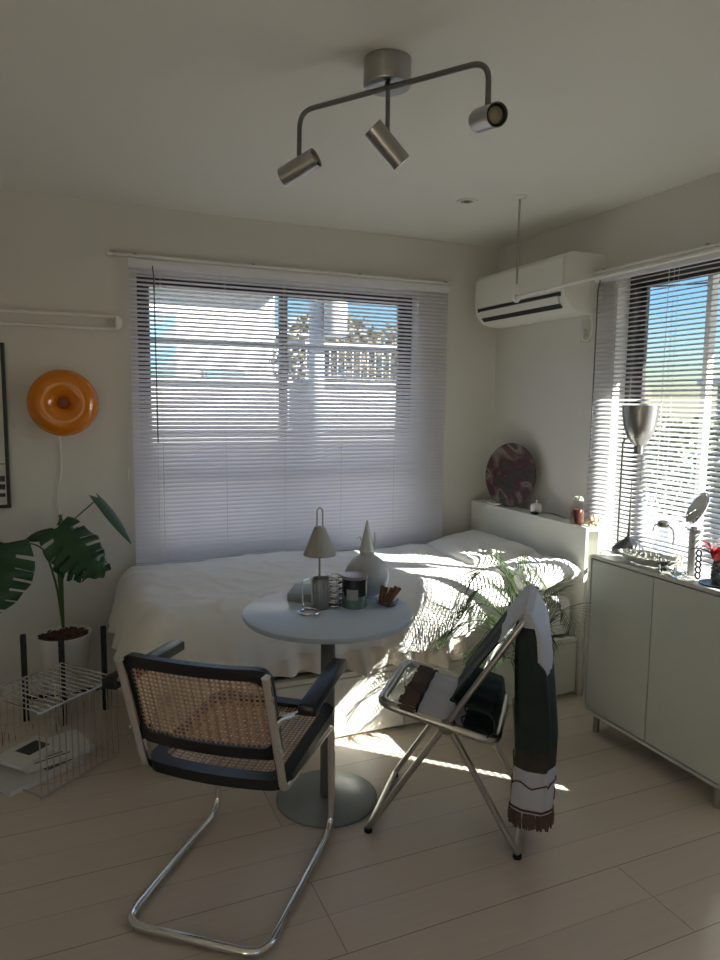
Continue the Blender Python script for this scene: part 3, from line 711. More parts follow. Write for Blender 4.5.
b = BM(); tube(b, fillet([(-.010, .036, .004), (-.016, .034, .110), (.018, .028, .118), (.022, .030, .008)], .012), .0026, 8); obj('wire_loop', b, CHROME, root, True)
root = empty('spiral_holder', 'chrome stack of wire rings between steel cup and dark candle', 'holder', (.893, 2.296, TZ))
for k in range(6):
    b = BM(); tube(b, [V((.025*math.cos(t), .025*math.sin(t), .005+k*.0215)) for t in [2*PI*i/28 for i in range(28)]], .0038, 8, closed=True); obj('ring', b, CHROME, root, True)
b = BM()
for a in (.5, 2.6, 4.7): cyl(b, (.025*math.cos(a), .025*math.sin(a), .004), (.025*math.cos(a), .025*math.sin(a), .112), .0016, 6)
obj('upright', b, CHROME, root, True)
root = empty('candle_jar', 'dark glass candle jar with grey label and pale green base', 'candle', (.962, 2.270, TZ))
b = BM(); lathe(b, [(0, 0), (.044, 0), (.045, .003), (.045, .045)], (0, 0, 0), 36); obj('base_glass', b, P('green_grey_glass', (.16, .21, .19), .15), root, True)
b = BM(); lathe(b, [(.045, .045), (.046, .118), (.043, .118), (.042, .10), (0, .098)], (0, 0, 0), 36); obj('dark_glass', b, P('smoked_glass', (.03, .028, .03), .12), root, True)
b = BM(); lathe(b, [(.0475, .108), (.049, .112), (.049, .120), (.040, .122), (.010, .121), (0, .121)], (0, 0, -.002), 36); obj('lid', b, P('pinkish_metal_lid', (.40, .34, .34), .3, .6), root, True)
b = BM(); vs_ = [math.radians(-150+k*6) for k in range(10)]
for z0, z1 in ((.034, .072),):
    A = [b.verts.new((.0462*math.cos(t), .0462*math.sin(t), z0)) for t in vs_]; B_ = [b.verts.new((.0462*math.cos(t), .0462*math.sin(t), z1)) for t in vs_]
    for i in range(9): b.faces.new((A[i], A[i+1], B_[i+1], B_[i]))
obj('label_sticker', b, P('grey_sticker', (.36, .37, .37), .6), root, True)
b = BM(); lathe(b, [(0, 0), (.032, 0), (.040, .010), (.042, .024), (.039, .024), (.036, .010), (0, .005)], (0, 0, 0), 16)
tag(obj('glass_dish', b, GLS, None, False, loc=(1.078, 2.238, TZ)), 'small clear glass dish holding brown sticks on round table', 'dish')
for k, (dx, dy, lx, ly, lab) in enumerate(((-.018, .004, -.002, .008, 'leftmost brown cinnamon stick in the glass dish'), (-.002, -.006, .010, -.004, 'middle brown cinnamon stick standing in the glass dish'), (.010, .010, .030, .010, 'rightmost brown cinnamon stick leaning out of the glass dish'))):
    b = BM(); p = V((1.078+dx-.008, 2.238+dy, TZ+.008)); q = V((1.078+dx+lx+.008, 2.238+dy+ly, TZ+.072-.006*k))
    cyl(b, (0, 0, 0), q-p, .0075, 10); cyl(b, V((.011, -.006, .002)), q-p+V((.013, -.005, -.006)), .0070, 10)
    tag(obj('cinnamon_stick', b, CIGAR, None, True, loc=p), lab, 'stick', 'cinnamon sticks in the glass dish')

# ------------------------------------------------------------------ cantilever armchair
ANG = -math.atan2(.605, .795)
root = empty('cantilever_chair', 'black and cane armchair on a chromed cantilever tube frame, nearest the camera', 'chair', (.281, 1.752, 0), -.673)
w = .210; tr = .0125
pth = fillet([(w, .0, .46), (w, .035, .43)], 0)
top_y, top_z = .010, .762
ctr = [(-w, top_y, top_z), (-w, .035, .445), (-w, .09, .418), (-w, .565, .424), (-w, .575, tr), (-w, .0, tr), (w, .0, tr), (w, .575, tr), (w, .565, .424), (w, .09, .418), (w, .035, .445), (w, top_y, top_z)]
ctr = [(-w, top_y, top_z), (-w, .128, .396), (-w, .560, .384), (-w, .570, tr), (-w, -.005, tr), (w, -.005, tr), (w, .570, tr), (w, .560, .384), (w, .128, .396), (w, top_y, top_z)]
b = BM(); tube(b, fillet(ctr, [.02, .035, .045, .07, .065, .065, .07, .045, .035, .02], 8), tr, 14); obj('tube_frame', b, CHROME, root, True)
# backrest: curved frame around cane
def backp(u, v, inset=0, off=0):   # u -1..1 across, v 0..1 up
    z = .492+.285*v; y = .118-.310*(z-.398)+off-.024*(1-u*u)
    return V((u*(w+.006), y, z))
def rr_loop(hw, hh, r, n=6):
    pts = []
    for cx, cy, a0 in ((hw-r, hh-r, 0), (-hw+r, hh-r, 90), (-hw+r, -hh+r, 180), (hw-r, -hh+r, 270)):
        for k in range(n+1):
            a = math.radians(a0+90*k/n); pts.append((cx+r*math.cos(a), cy+r*math.sin(a)))
    out = []
    for i in range(len(pts)):          # subdivide long edges so the frame can bend
        p, q = V((*pts[i], 0)), V((*pts[(i+1) % len(pts)], 0)); m = max(1, int((q-p).length/.04))
        for k in range(m): out.append(p.lerp(q, k/m))
    return out
def loft_frame(bm, lo, li, place, t0, t1):
    """ring between loops lo and li (same count), from offset t0 to t1"""
    n = len(lo)
    a = [bm.verts.new(place(p, t0)) for p in lo]; c = [bm.verts.new(place(p, t1)) for p in lo]
    d = [bm.verts.new(place(p, t0)) for p in li]; e = [bm.verts.new(place(p, t1)) for p in li]
    for i in range(n):
        j = (i+1) % n
        bm.faces.new((a[i], a[j], c[j], c[i])); bm.faces.new((d[i], e[i], e[j], d[j])); bm.faces.new((c[i], c[j], e[j], e[i])); bm.faces.new((a[i], d[i], d[j], a[j]))
    bmesh.ops.recalc_face_normals(bm, faces=bm.faces[:])
def scaled(lo, hw, hh, hw2, hh2): return [V((p.x*hw2/hw, p.y*hh2/hh, 0)) for p in lo]
hw, hh = w+.004, .141
lo = rr_loop(hw, hh, .036); li = scaled(lo, hw, hh, hw-.021, hh-.036)
def bplace(p, t): return backp(p.x/(w+.006), (p.y+.141)/.282, off=t)
b = BM(); loft_frame(b, lo, li, bplace, .018, .042); br_ = obj('backrest', b, BLACK, root, True)
b = BM(); grid(b, 24, 12, lambda u, v: backp((u*2-1)*(hw-.018)/(w+.006), .5+(v-.5)*(2*(hh-.033))/.282, off=.026), uv=lambda u, v: (u*(hw-.030)*2, v*(hh-.031)*2))
obj('cane_back', b, CANE, br_, True)
# seat
shw, shh = .220, .232; syc = .362
lo = rr_loop(shw, shh, .05); li = scaled(lo, shw, shh, shw-.038, shh-.040)
def splace(p, t):
    y = syc+p.y*1.0-(.025*(1-(p.x/shw)**2) if p.y < 0 else 0)*max(0, -p.y/shh)
    sag = -.008*(p.y < -.1)*(-p.y-.1)
    return V((p.x, y, t+.010*(p.y/shh)))
b = BM(); loft_frame(b, lo, li, splace, .402, .432); se = obj('seat', b, BLACK, root, True)
b = BM(); grid(b, 16, 20, lambda u, v: splace(V(((u*2-1)*(shw-.034), (v*2-1)*(shh-.036), 0)), .427)-V((0, 0, .008*(1-(u*2-1)**2))), uv=lambda u, v: (u*(shw-.034)*2, v*(shh-.036)*2))
obj('cane_seat', b, CANE, se, True)
for s in (-1, 1):
    b = BM(); grid(b, 1, 1, lambda u, v: V((0, 0, 0))); b.free(); b = BM()
    # arm pad, gently tapered slab
    mt = Matrix.Translation((s*.285, .255, .655)) @ Matrix.Rotation(s*.05, 4, 'Z') @ Matrix.Rotation(-.01, 4, 'X')
    box(b, (-.024, -.180, -.016), (.024, .175, .016), .006, mtx=mt); obj('armrest', b, BLACK, root, True)
    b = BM(); tube(b, fillet([(s*w, .062, .590), (s*(w+.010), .075, .625), (s*.268, .10, .634), (s*.288, .17, .632), (s*.282, .425, .630)], .03, 6), .0085, 10); obj('arm_tube', b, CHROME, root, True)
    for yy, zz in ((.026, .700), (.072, .545)):
        b = BM(); cyl(b, (s*(w+.005), yy, zz), (s*(w+.016), yy, zz), .006, 10); obj('bolt', b, STEEL, root, True)

# ------------------------------------------------------------------ folding chair
Fd = V((-.765, .644, 0)).normalized(); Wd = V((.644, .765, 0)).normalized(); F0 = V((1.294, 1.699, 0))
root = empty('folding_chair', 'silver tubular folding chair with clear seat right of round table', 'chair', F0)
def S(s, wv, z): return Fd*s+Wd*wv+V((0, 0, z))
WW = .40; r = .0135
b = BM(); tube(b, fillet([S(.002, 0, .792), S(.495, 0, r), S(.495, WW-.03, r), S(.002, WW-.03, .792)], [.02, .02, .02, .02], 5)[0:], r, 12, flat=(1, .75)); 
cyl(b, S(.002, 0, .790), S(.002, WW-.03, .790), r*.9, 12); obj('back_leg_frame', b, ALU, root, True)
b = BM(); tube(b, fillet([S(.235, .014, .415), S(.0, .014, r), S(.0, WW-.045, r), S(.235, WW-.045, .415)], [.02]*4, 5), r, 12, flat=(1, .75)); obj('rear_leg_frame', b, ALU, root, True)
def seatz(s): return .385+.080*(s-.08)/.38
b = BM(); tube(b, fillet([S(.235, -.002, seatz(.235)), S(.46, -.002, seatz(.46)), S(.46, WW-.02, seatz(.46)), S(.08, WW-.02, seatz(.08)), S(.08, -.002, seatz(.08))], .05, 8, closed=True), .0155, 12, closed=True); obj('seat_frame', b, ALU, root, True)
b = BM(); grid(b, 2, 2, lambda u, v: S(.09+.36*u, .008+(WW-.038)*v, seatz(.09+.36*u)-.002)); solidify(b, .004); obj('clear_seat', b, ACRY, root)
b = BM(); grid(b, 2, 2, lambda u, v: S(.135-.125*u, .012+(WW-.055)*v, .575+.20*u)); solidify(b, .004); obj('clear_back', b, ACRY, root)
for wv in (-.014, WW-.026):
    b = BM(); lathe(b, [(0, 0), (.024, 0), (.026, .003), (.026, .010), (.022, .012), (0, .012)], S(.235, wv, .415), 20, axis=Wd); obj('hinge', b, STEELD, root, True)
b = BM(); cyl(b, S(.235, 0, .415), S(.235, WW-.03, .415), .007, 10); obj('hinge_rod', b, ALU, root, True)
for s_, w_ in ((.0, .014), (.0, WW-.045), (.495, 0), (.495, WW-.03)):
    b = BM(); cyl(b, S(s_, w_, .0), S(s_, w_, .012), .014, 12); obj('foot_cap', b, BLACKM, root, True)

# throw blanket over it
root = empty('throw_blanket', 'dark green and white tasselled throw draped over the folding chair', 'blanket', F0)
BL = [SHEETG, GREEN, BROWN, FRINGE]
def back_s(z): return .235-(z-.415)*(.245/.40)
# front run: from fringe on the seat, back along the seat, up the backrest
path = []
for k in range(15): s = .345-.235*k/14; path.append((s, seatz(s)+.018))
path += [(.085, seatz(.08)+.03), (.095, .46)]
for k in range(1, 11): z = .46+.33*k/10; path.append((back_s(z)+.046-.022*k/10, z))
path += [(.012, .808), (-.010, .814)]
L0 = [0]
for p, q in zip(path, path[1:]): L0.append(L0[-1]+math.hypot(q[0]-p[0], q[1]-p[1]))
def at_path(t):
    d = t*L0[-1]
    for i in range(len(path)-1):
        if d <= L0[i+1] or i == len(path)-2:
            k = (d-L0[i])/(L0[i+1]-L0[i]); return (path[i][0]+(path[i+1][0]-path[i][0])*k, path[i][1]+(path[i+1][1]-path[i][1])*k)
def fr(u, v):
    s, z = at_path(u); wv = .012+.345*v
    if u < .3: wv = -.012+.375*v
    edge = max(0, 1-v*10)+max(0, (v-.9)*10)
    return S(s+(.003*math.sin(v*11+u*3) if u > .35 else 0), wv, z+.003*math.sin(v*23+u*4)-.012*edge*(u < .33))
def frmat(u, v):
    d = u*L0[-1]
    if d < .008: return 2
    if d < .165: return 0
    if at_path(u)[1] > .71: return 0
    return 1
b = BM(); grid(b, 90, 40, fr, frmat); solidify(b, .006); obj('front_panel', b, BL, root, 'all')
# rear bundle hanging behind the back
def bundle(u, v):
    # u around, v down
    z = .815-.652*v
    if v < .14: hs = .012+.040*math.sin(v/.14*PI/2); cs = -.008-.008*(v/.14)
    else: hs = .052+.012*min(1, (v-.14)*2); cs = -.016-.024*min(1, (v-.14)*2)+.012*max(0, v-.6)
    a = 2*PI*u; ca, sa = math.cos(a), math.sin(a)
    se = lambda t: math.copysign(abs(t)**.55, t)
    ww = .165*(1-.25*v)
    fold = 1+.10*math.sin(a*6+1.5*math.sin(v*4))*min(1, v*4)
    return S(cs+hs*se(ca)*fold, (.150-.03*v)+ww*se(sa)*(1+.03*math.sin(v*9+a*3)), z)
def bmat(u, v):
    z = .815-.652*v; a = 2*PI*u; outer = math.cos(a) < -.15     # facing away from the seat
    if z < .305: return 0
    if z < .37: return 2
    if z > .64+.03*math.sin(a*3) and outer: return 0
    if z > .775: return 0
    return 1
b = BM(); grid(b, 72, 90, bundle, bmat); bmesh.ops.remove_doubles(b, verts=b.verts[:], dist=1e-5)
top = [v for v in b.verts if v.co.z > .8145]
bmesh.ops.contextual_create(b, geom=[e for e in b.edges if e.is_boundary and e.verts[0].co.z > .8])
solidify(b, .005); obj('hanging_panel', b, BL, root, True)
# tassels
def tassels(pts, dirs, L2, nm):
    b = BM(); rnd = random.Random(5)
    for p, d in zip(pts, dirs):
        for j in range(3):
            q = p+V((rnd.uniform(-.004, .004), rnd.uniform(-.004, .004), 0)); e = q+d*L2*rnd.uniform(.8, 1.1)+V((rnd.uniform(-.004, .004), rnd.uniform(-.004, .004), 0))
            tube(b, [q, q.lerp(e, .5)+V((0, 0, .001)), e], [.0034, .0048, .0030], 5)
    ob = obj(nm, b, FRINGE, root, True); return ob
dense = [bundle(k/1200, 1) for k in range(1200)]; n = 64; tot = sum((dense[k]-dense[k-1]).length for k in range(1200)); pts = []; acc = 0
for k in range(1, 1200):
    acc += (dense[k]-dense[k-1]).length
    if acc >= tot/n: pts.append(dense[k]); acc -= tot/n
tassels(pts, [V((0, 0, -1)) for p in pts], .052, 'tassel_fringe')
n = 34; pts = [fr(0, k/n)+V((0, 0, .004)) for k in range(n+1)]
tassels(pts, [(Fd+V((0, 0, .18))).normalized() for p in pts], .052, 'tassel_fringe')
# woven lines and scallops
b = BM(); tube(b, [bundle(k/80, .985)*1.0 for k in range(80)], .0042, 6, closed=True)
obj('border_line', b, MAROON, root, True)
b = BM(); pts = []
for k in range(241):
    u = k/240; v = .865-.024*abs(math.sin(u*PI*8))**.6
    p = bundle(u, v); c = bundle(0, v)*.5+bundle(.5, v)*.5; d = V((p.x-c.x, p.y-c.y, 0)).normalized(); pts.append(p+d*.004)
tube(b, pts, .0024, 5); obj('scallop_stitch', b, MAROON, root, True)
b = BM()
for u0 in (.20, .165):
    pts = []
    for k in range(121):
        v = k/120; pts.append(fr(u0-.018*abs(math.sin(v*PI*5)), v)+V((0, 0, .012)))
    tube(b, pts, .0030, 5)
obj('scallop_stitch', b, MAROON, root, True)
b = BM(); tube(b, [fr(.012, k/40)+V((0, 0, .007)) for k in range(41)], .0035, 6); obj('border_line', b, BLACKM, root, True)

# ------------------------------------------------------------------ plants
def monstera_leaf(name, base, tip, nrm, width, mat, parent, droop=.1, seed=1):
    base, tip = V(base), V(tip); L2 = (tip-base).length; f = (tip-base)/L2; nrm = V(nrm); nrm = (nrm-f*nrm.dot(f)).normalized(); s = f.cross(nrm).normalized()
    b = BM(); NT, NS = 56, 10
    for sg in (-1, 1):
        def fn(u, v):
            t = u; hw_ = width*.5*(max(0, math.sin(PI*min(1, (t+.12)/1.12)**.72))**.75)
            back = -.16*L2*max(0, .25-t)*4*v
            x = t*L2+back+.22*hw_*v*(1-t)*1.2; y = hw_*v
            return base+f*x+s*sg*y+nrm*(-.25*y*v*.8-droop*(x/L2)**2*L2+.012*math.sin(t*22)*v*(width > .1))
        def sk(i, j):
            if width < .1: return False
            q = (i/NT*6.5+seed*.37) % 1
            return j >= 4 and q < .19 and .1 < i/NT < .93
        vsx = [[b.verts.new(fn(i/NT, j/NS)) for j in range(NS+1)] for i in range(NT+1)]
        for i in range(NT):
            for j in range(NS):
                if not sk(i, j): b.faces.new((vsx[i][j], vsx[i+1][j], vsx[i+1][j+1], vsx[i][j+1]))
    loose = [v for v in b.verts if not v.link_faces]; bmesh.ops.delete(b, geom=loose, context='VERTS')
    bmesh.ops.remove_doubles(b, verts=b.verts[:], dist=1e-4)
    solidify(b, .0015); return obj(name, b, mat, parent, 'all')
PC = V((-.02, 3.40, 0))
root = empty('plant_stand', 'black legged plant stand around the white pot', 'plant stand', PC)
b = BM()
for dx, dy in ((-.166, -.05), (-.01, -.16), (.170, -.06)):
    bb_ = BM(); box(bb_, (dx-.0125, dy-.0125, 0), (dx+.0125, dy+.0125, .405), .006); obj('leg', bb_, BLACKM, root, True)
b = BM(); box(b, (-.160, -.062, .10), (.160, -.044, .112)); box(b, (-.009, -.15, .10), (.009, .16, .112)); obj('cross_brace', b, BLACKM, root)
root = empty('monstera_plant', 'dark green monstera in a white pot by the back wall', 'plant', PC+V((0, 0, .113)))
b = BM(); lathe(b, [(0, 0), (.088, 0), (.092, .004), (.118, .25), (.121, .262), (.117, .262), (.112, .25), (.109, .235)], (0, 0, 0), 44); obj('pot', b, POTW, root, True)
b = BM(); lathe(b, [(.111, .243), (.07, .250), (0, .252)], (0, 0, 0), 30)
rnd = random.Random(2)
for k in range(60):
    a = rnd.uniform(0, 6.283); q = .1*rnd.random()**.5; m_ = Matrix.Translation((q*math.cos(a), q*math.sin(a), .252+rnd.uniform(0, .006))) @ Matrix.Rotation(rnd.uniform(0, 3), 4, 'Z') @ Matrix.Rotation(rnd.uniform(-.5, .5), 4, 'X')
    box(b, (-.012, -.007, -.003), (.012, .007, .003), .002, mtx=m_, seg=1)
sb = obj('bark_mulch', b, SOIL, root, True)
oo = V(root.location)
def petiole(pts, r=.006):
    b = BM(); P_ = [V(p)-oo for p in pts]; cv = fillet(P_, .08, 8); tube(b, cv, [r*(1-.45*i/(len(cv)-1)) for i in range(len(cv))], 8); return obj('petiole', b, STEM, root, True)
B0 = V((-.02, 3.40, .40))
L_list = [
 # leaf base, tip, normal, width, material, droop
 ((-.03, 3.36, .875), (.155, 3.22, .665), (.15, -.8, .6), .24, LEAF, .02, 1),
 ((.148, 3.38, 1.000), (.304, 3.30, .812), (.62, -.45, .6), .085, LEAFL, .14, 2),
 ((-.235, 3.30, .83), (-.275, 3.16, .555), (-.1, -.95, .3), .25, LEAF, .02, 3),
 ((-.05, 3.40, .855), (-.165, 3.36, .83), (-.1, -.6, .8), .07, LEAF, .05, 4),
 ((-.015, 3.36, .735), (.185, 3.24, .70), (.1, -.7, .7), .19, LEAF, .05, 5),
 ((-.02, 3.44, .90), (.06, 3.46, .84), (.1, -.4, .9), .12, LEAF, .05, 7),
]
for ba, ti, nr, wd, mt_, dr, sd in L_list:
    monstera_leaf('leaf', V(ba)-oo, V(ti)-oo, nr, wd, mt_, root, dr, sd)
    b_ = V(ba); mid = V(((b_.x+B0.x)/2+(.02 if b_.x < -.1 else 0), (b_.y+B0.y)/2, b_.z*.55+.28))
    if b_.x > .1: petiole([B0, (-.02, 3.40, .70), (-.01, 3.39, .86), b_], .0055)
    elif b_.x < -.1: petiole([B0, (-.04, 3.40, .60), (-.09, 3.36, b_.z-.02), b_], .0055)
    else: petiole([B0, mid, b_], .0065)

PP = V((1.84, 2.34, 0))
root = empty('palm_plant', 'feathery green palm in a low pot between folding chair and bed', 'plant', PP)
b = BM(); lathe(b, [(0, 0), (.072, 0), (.076, .004), (.092, .17), (.088, .17), (.082, .15), (0, .15)], (0, 0, 0), 36); obj('pot', b, P('grey_pot', (.20, .20, .19), .6), root, True)
b = BM(); lathe(b, [(.084, .152), (0, .158)], (0, 0, 0), 24); obj('soil', b, SOIL, root, True)
rnd = random.Random(21)
fr_list = [((-.46, .02), .60, .44), ((-.42, .12), .50, .46), ((-.34, -.06), .52, .36), ((.12, .06), .62, .40), ((-.05, .16), .68, .40), ((-.22, .18), .72, .44), ((.20, .02), .52, .40), ((-.36, .05), .66, .46), ((-.20, -.10), .46, .34), ((.16, .14), .56, .42), ((-.38, -.04), .36, .38), ((.03, -.06), .46, .30), ((-.28, .10), .42, .36)]
for (dx, dy), zt, L2 in fr_list:
    b = BM(); p0 = V((0, 0, .155)); p1 = V((dx*.15, dy*.15, zt*.8+.08)); p2 = V((dx*.55, dy*.55, zt+.16)); p3 = V((dx, dy, zt-.04))
    def bz(t): return p0*(1-t)**3+p1*3*t*(1-t)**2+p2*3*t*t*(1-t)+p3*t**3
    tube(b, [bz(k/16) for k in range(17)], [.0030*(1-.7*k/16) for k in range(17)], 6)
    nl = 30
    for k in range(nl):
        t = .30+.70*k/(nl-1); p = bz(t); tg = (bz(min(1, t+.02))-bz(t-.02)).normalized(); sd = tg.cross(V((0, 0, 1))).normalized()
        ll = .20*math.sin(PI*(.16+.78*(k/(nl-1))))*L2/.42
        for sg in (-1, 1):
            dr = (tg*.8+sd*sg*.75+V((0, 0, .10+rnd.uniform(-.06, .06)))).normalized()
            side = dr.cross(V((0, 0, 1))).normalized()*.0025
            pts = [p, p+dr*ll*.35, p+dr*ll*.7+V((0, 0, -.012)), p+dr*ll+V((0, 0, -.035))]
            ws = [.35, 1, .75, .05]
            A = [b.verts.new(q+side*w_) for q, w_ in zip(pts, ws)]; B_ = [b.verts.new(q-side*w_) for q, w_ in zip(pts, ws)]
            for i in range(3): b.faces.new((A[i], A[i+1], B_[i+1], B_[i]))
    obj('frond', b, PALML, root, 'all')

# ------------------------------------------------------------------ wire rack with magazines
RA = V((-.108, 2.640, 0)); e1 = V((.775, .632, 0)); e2 = V((-.632, .775, 0)); RS = .335; RZ = .332
root = empty('wire_rack', 'low chrome wire magazine rack on the floor at left', 'rack', RA)
NW = 14; RT = .365
for k in range(NW):
    p = e1*(RT*k/(NW-1)); b = BM()
    tube(b, fillet([p+V((0, 0, .008)), p+V((0, 0, RZ)), p+e2*RS+V((0, 0, RZ)), p+e2*RS+V((0, 0, .008))], .012, 3, ),   .0030, 6)
    obj('wire', b, CHROME, root, True)
for z_, rr_ in ((RZ-.006, .0042), (.010, .0038)):
    for off in (V((0, 0, 0)), e2*RS):
        b = BM(); cyl(b, off+V((0, 0, z_))-e1*.006, off+e1*(RT+.006)+V((0, 0, z_)), rr_, 8); obj('rod', b, ALU, root, True)
for k in (0, NW-1):
    p = e1*(RT*k/(NW-1)); b = BM(); cyl(b, p+V((0, 0, .010)), p+e2*RS+V((0, 0, .010)), .0026, 8); obj('rod', b, ALU, root, True)
MC = RA+e1*.17+e2*.20
mags = [(('large open pale magazine at the bottom of the wire rack pile', .30, .235, .022), (-.045, -.03, .002), .35), (('white magazine resting on top of the open one in wire rack', .27, .21, .016), (.03, .045, .026), .15), (('white book with a dark photo on its cover, topmost in wire rack', .21, .16, .014), (-.055, .03, .0435), .55)]
for i, ((lab, w_, h_, t_), (dx, dy, dz), rz_) in enumerate(mags):
    root = empty('magazine', lab, 'magazine', MC+V((dx, dy, dz)), rz_+.2, 'magazines in the wire rack')
    b = BM(); box(b, (-w_/2+.002, -h_/2+.002, .001), (w_/2-.002, h_/2-.002, t_-.001)); obj('pages', b, PAPER, root)
    b = BM(); box(b, (-w_/2, -h_/2, t_-.001), (w_/2, h_/2, t_), 0); box(b, (-w_/2, -h_/2, 0), (w_/2, h_/2, .001)); box(b, (-w_/2-.001, -h_/2, 0), (-w_/2, h_/2, t_)); cv = obj('cover', b, PAPER if i else PAPERG, root)
    b = BM()
    if i == 2: box(b, (-.03, -.035, t_), (.07, .045, t_+.0006))
    elif i == 1:
        for q in range(6): box(b, (-.10, -.08+q*.022, t_), (.04-.02*(q % 3), -.072+q*.022, t_+.0006))
    else: box(b, (.01, -.09, t_), (.12, .09, t_+.0006))
    obj('cover_print', b, INK if i != 0 else P('mid_grey_print', (.12, .12, .12), .6), cv)

# ------------------------------------------------------------------ outside
b = BM(); box(b, (-60, YB+.6, -3.3), (60, 70, -3.0)); box(b, (XR+.6, -60, -3.3), (70, YB+.6, -3.0)); tag(obj('ground', b, P('asphalt', (.13, .13, .13), .9, noise_amt=.2, nscale=2)), 'grey street ground outside beyond the windows', 'ground')['kind'] = 'structure'
b = BM(); box(b, (XR+.12, -.6, 2.335), (XR+.86, 3.9, 2.55), .01); struct('sun_cutoff_eave', b, P('eave_soffit', (.55, .54, .52), .7))  # eave out of view, sized to cut off the high sun at the right window
EXW = P('white_render_wall', (.62, .61, .59), .8); EXG = P('grey_concrete', (.45, .46, .47), .8); EXB = P('window_blue', (.16, .30, .42), .15)
root = empty('neighbour_building', 'white apartment building seen through left half of the lilac blind', 'building', (1.2, 13, -3))
b = BM(); box(b, (-5, 0, 0), (2.6, 5, 6.7)); obj('wall', b, EXW, root)
b = BM(); box(b, (-5.1, -.4, 6.55), (2.72, 5, 6.8)); obj('roof', b, EXG, root)
b = BM(); box(b, (2.6, .8, 0), (3.7, 5, 5.9)); obj('annex_wall', b, P('pale_blue_wall', (.55, .62, .70), .8), root)
for x0, x1, z0, z1 in ((.15, .75, 4.9, 6.0), (-1.6, -.6, 4.9, 6.0), (1.3, 2.0, 3.0, 5.0), (-1.2, -.2, 2.2, 3.6)):
    b = BM(); box(b, (x0-.05, -.05, z0-.05), (x1+.05, .05, z1+.05)); wf = obj('window', b, EXG, root); b = BM(); box(b, (x0, -.08, z0), (x1, -.05, z1)); obj('window_glass', b, EXB, wf)
root = empty('balcony_pole', 'grey drying pole on the balcony outside lilac blind', 'pole', (1.15, YB+.55, 1.80))
b = BM(); cyl(b, (-1.3, 0, 0), (1.4, 0, 0), .014, 10); obj('pole', b, EXG, root, True)
for x in (-1.1, 1.2):
    b = BM(); box(b, (x-.012, -.43, -.02), (x+.012, .02, .012)); obj('bracket', b, EXG, root)
root = empty('garden_wall', 'long white boundary wall outside beyond the lilac blind', 'wall', (3.2, 9.4, -3))
b = BM(); box(b, (-7, 0, 3.9), (6, .25, 4.72)); obj('wall', b, EXW, root)
b = BM(); box(b, (-7, -.02, 0), (6, .25, 3.9)); obj('retaining_base', b, P('dull_lilac_concrete', (.17, .165, .18), .9), root)
b = BM(); box(b, (-7, -.03, 4.02), (6, 0, 4.12)); box(b, (-7, -.04, 4.70), (6, .29, 4.76)); obj('coping', b, EXG, root)
root = empty('iron_railing', 'dark vertical bar railing on top of the outside white wall', 'railing', (3.2, 9.52, 1.76))
b = BM()
for z_ in (.03, .50): box(b, (-.6, -.02, z_), (3.2, .02, z_+.04))
obj('rails', b, EXG, root)
b = BM()
for k in range(32): cyl(b, (-.55+k*.12, 0, .03), (-.55+k*.12, 0, .52), .011, 5)
ob = obj('bars', b, EXG, root)
root = empty('utility_pole', 'pale concrete utility pole outside right half of lilac blind', 'pole', (3.30, 9.22, -3))
b = BM(); cyl(b, (0, 0, 0), (0, 0, 8), .12, 14, .10); obj('pole', b, P('blue_grey_concrete', (.42, .47, .52), .8), root, True)
b = BM(); cyl(b, (.2, -.2, 5.35), (.2, -.2, 5.9), .16, 14); obj('transformer', b, EXG, root, True)
b = BM(); box(b, (-.8, -.05, 6.2), (.8, .05, 6.3)); obj('crossarm', b, EXG, root)
FOL = translucent('outdoor_foliage', (.045, .06, .03), (.06, .08, .03), .25); FOLB = translucent('autumn_foliage', (.13, .11, .07), (.14, .12, .06), .2); BARK = P('tree_bark', (.14, .10, .07), .9)
def tree(lab, loc, H, R_, n, mat, seed):
    root = empty('tree', lab, 'tree', loc); rnd = random.Random(seed)
    b = BM(); tube(b, [(0, 0, 0), (.1, 0, H*.5), (0, .1, H*.85)], [.14, .10, .04], 8)
    for k in range(7):
        a = k*.9; tube(b, [(.05, 0, H*(.45+.05*k)), (R_*.7*math.cos(a), R_*.7*math.sin(a), H*(.6+.05*k))], [.04, .012], 6)
    obj('trunk', b, BARK, root, True)
    b = BM()
    for k in range(n):
        while True:
            p = V((rnd.uniform(-1, 1), rnd.uniform(-1, 1), rnd.uniform(-1, 1)))
            if p.length < 1: break
        c = V((p.x*R_, p.y*R_, H*.8+p.z*R_*.8)); q = V((rnd.uniform(-1, 1), rnd.uniform(-1, 1), rnd.uniform(-1, 1))).normalized(); s_ = q.orthogonal().normalized(); t_ = q.cross(s_)
        sz = rnd.uniform(.05, .10)
        b.faces.new([b.verts.new(c+s_*sz), b.verts.new(c+t_*sz*.5), b.verts.new(c-s_*sz), b.verts.new(c-t_*sz*.5)])
    obj('crown', b, mat, root)
tree('autumn toned tree behind the railing outside lilac blind centre', (4.25, 11.3, -3), 6.5, 1.0, 1500, FOLB, 1)
tree('green bushy tree right of utility pole outside lilac blind', (6.2, 12.4, -3), 6.4, 1.15, 1500, FOLB, 2)
tree('broad green tree outside at left of the sunlit right window', (10.5, 10.9, -3), 4.5, 1.2, 1500, FOL, 3)
tree('dark green tree outside behind the uplighter lamp window', (10.0, 8.4, -3), 4.2, 1.2, 1500, FOL, 4)
root = empty('far_house', 'grey blue house outside low in the right window', 'building', (13.5, 8.6, -3))
b = BM(); box(b, (0, -2.5, 0), (4, 2.6, 4.9)); obj('wall', b, P('house_grey', (.16, .20, .25), .8), root)
b = BM(); box(b, (-.3, -2.8, 4.9), (4.3, 2.9, 5.05)); obj('roof', b, EXG, root)
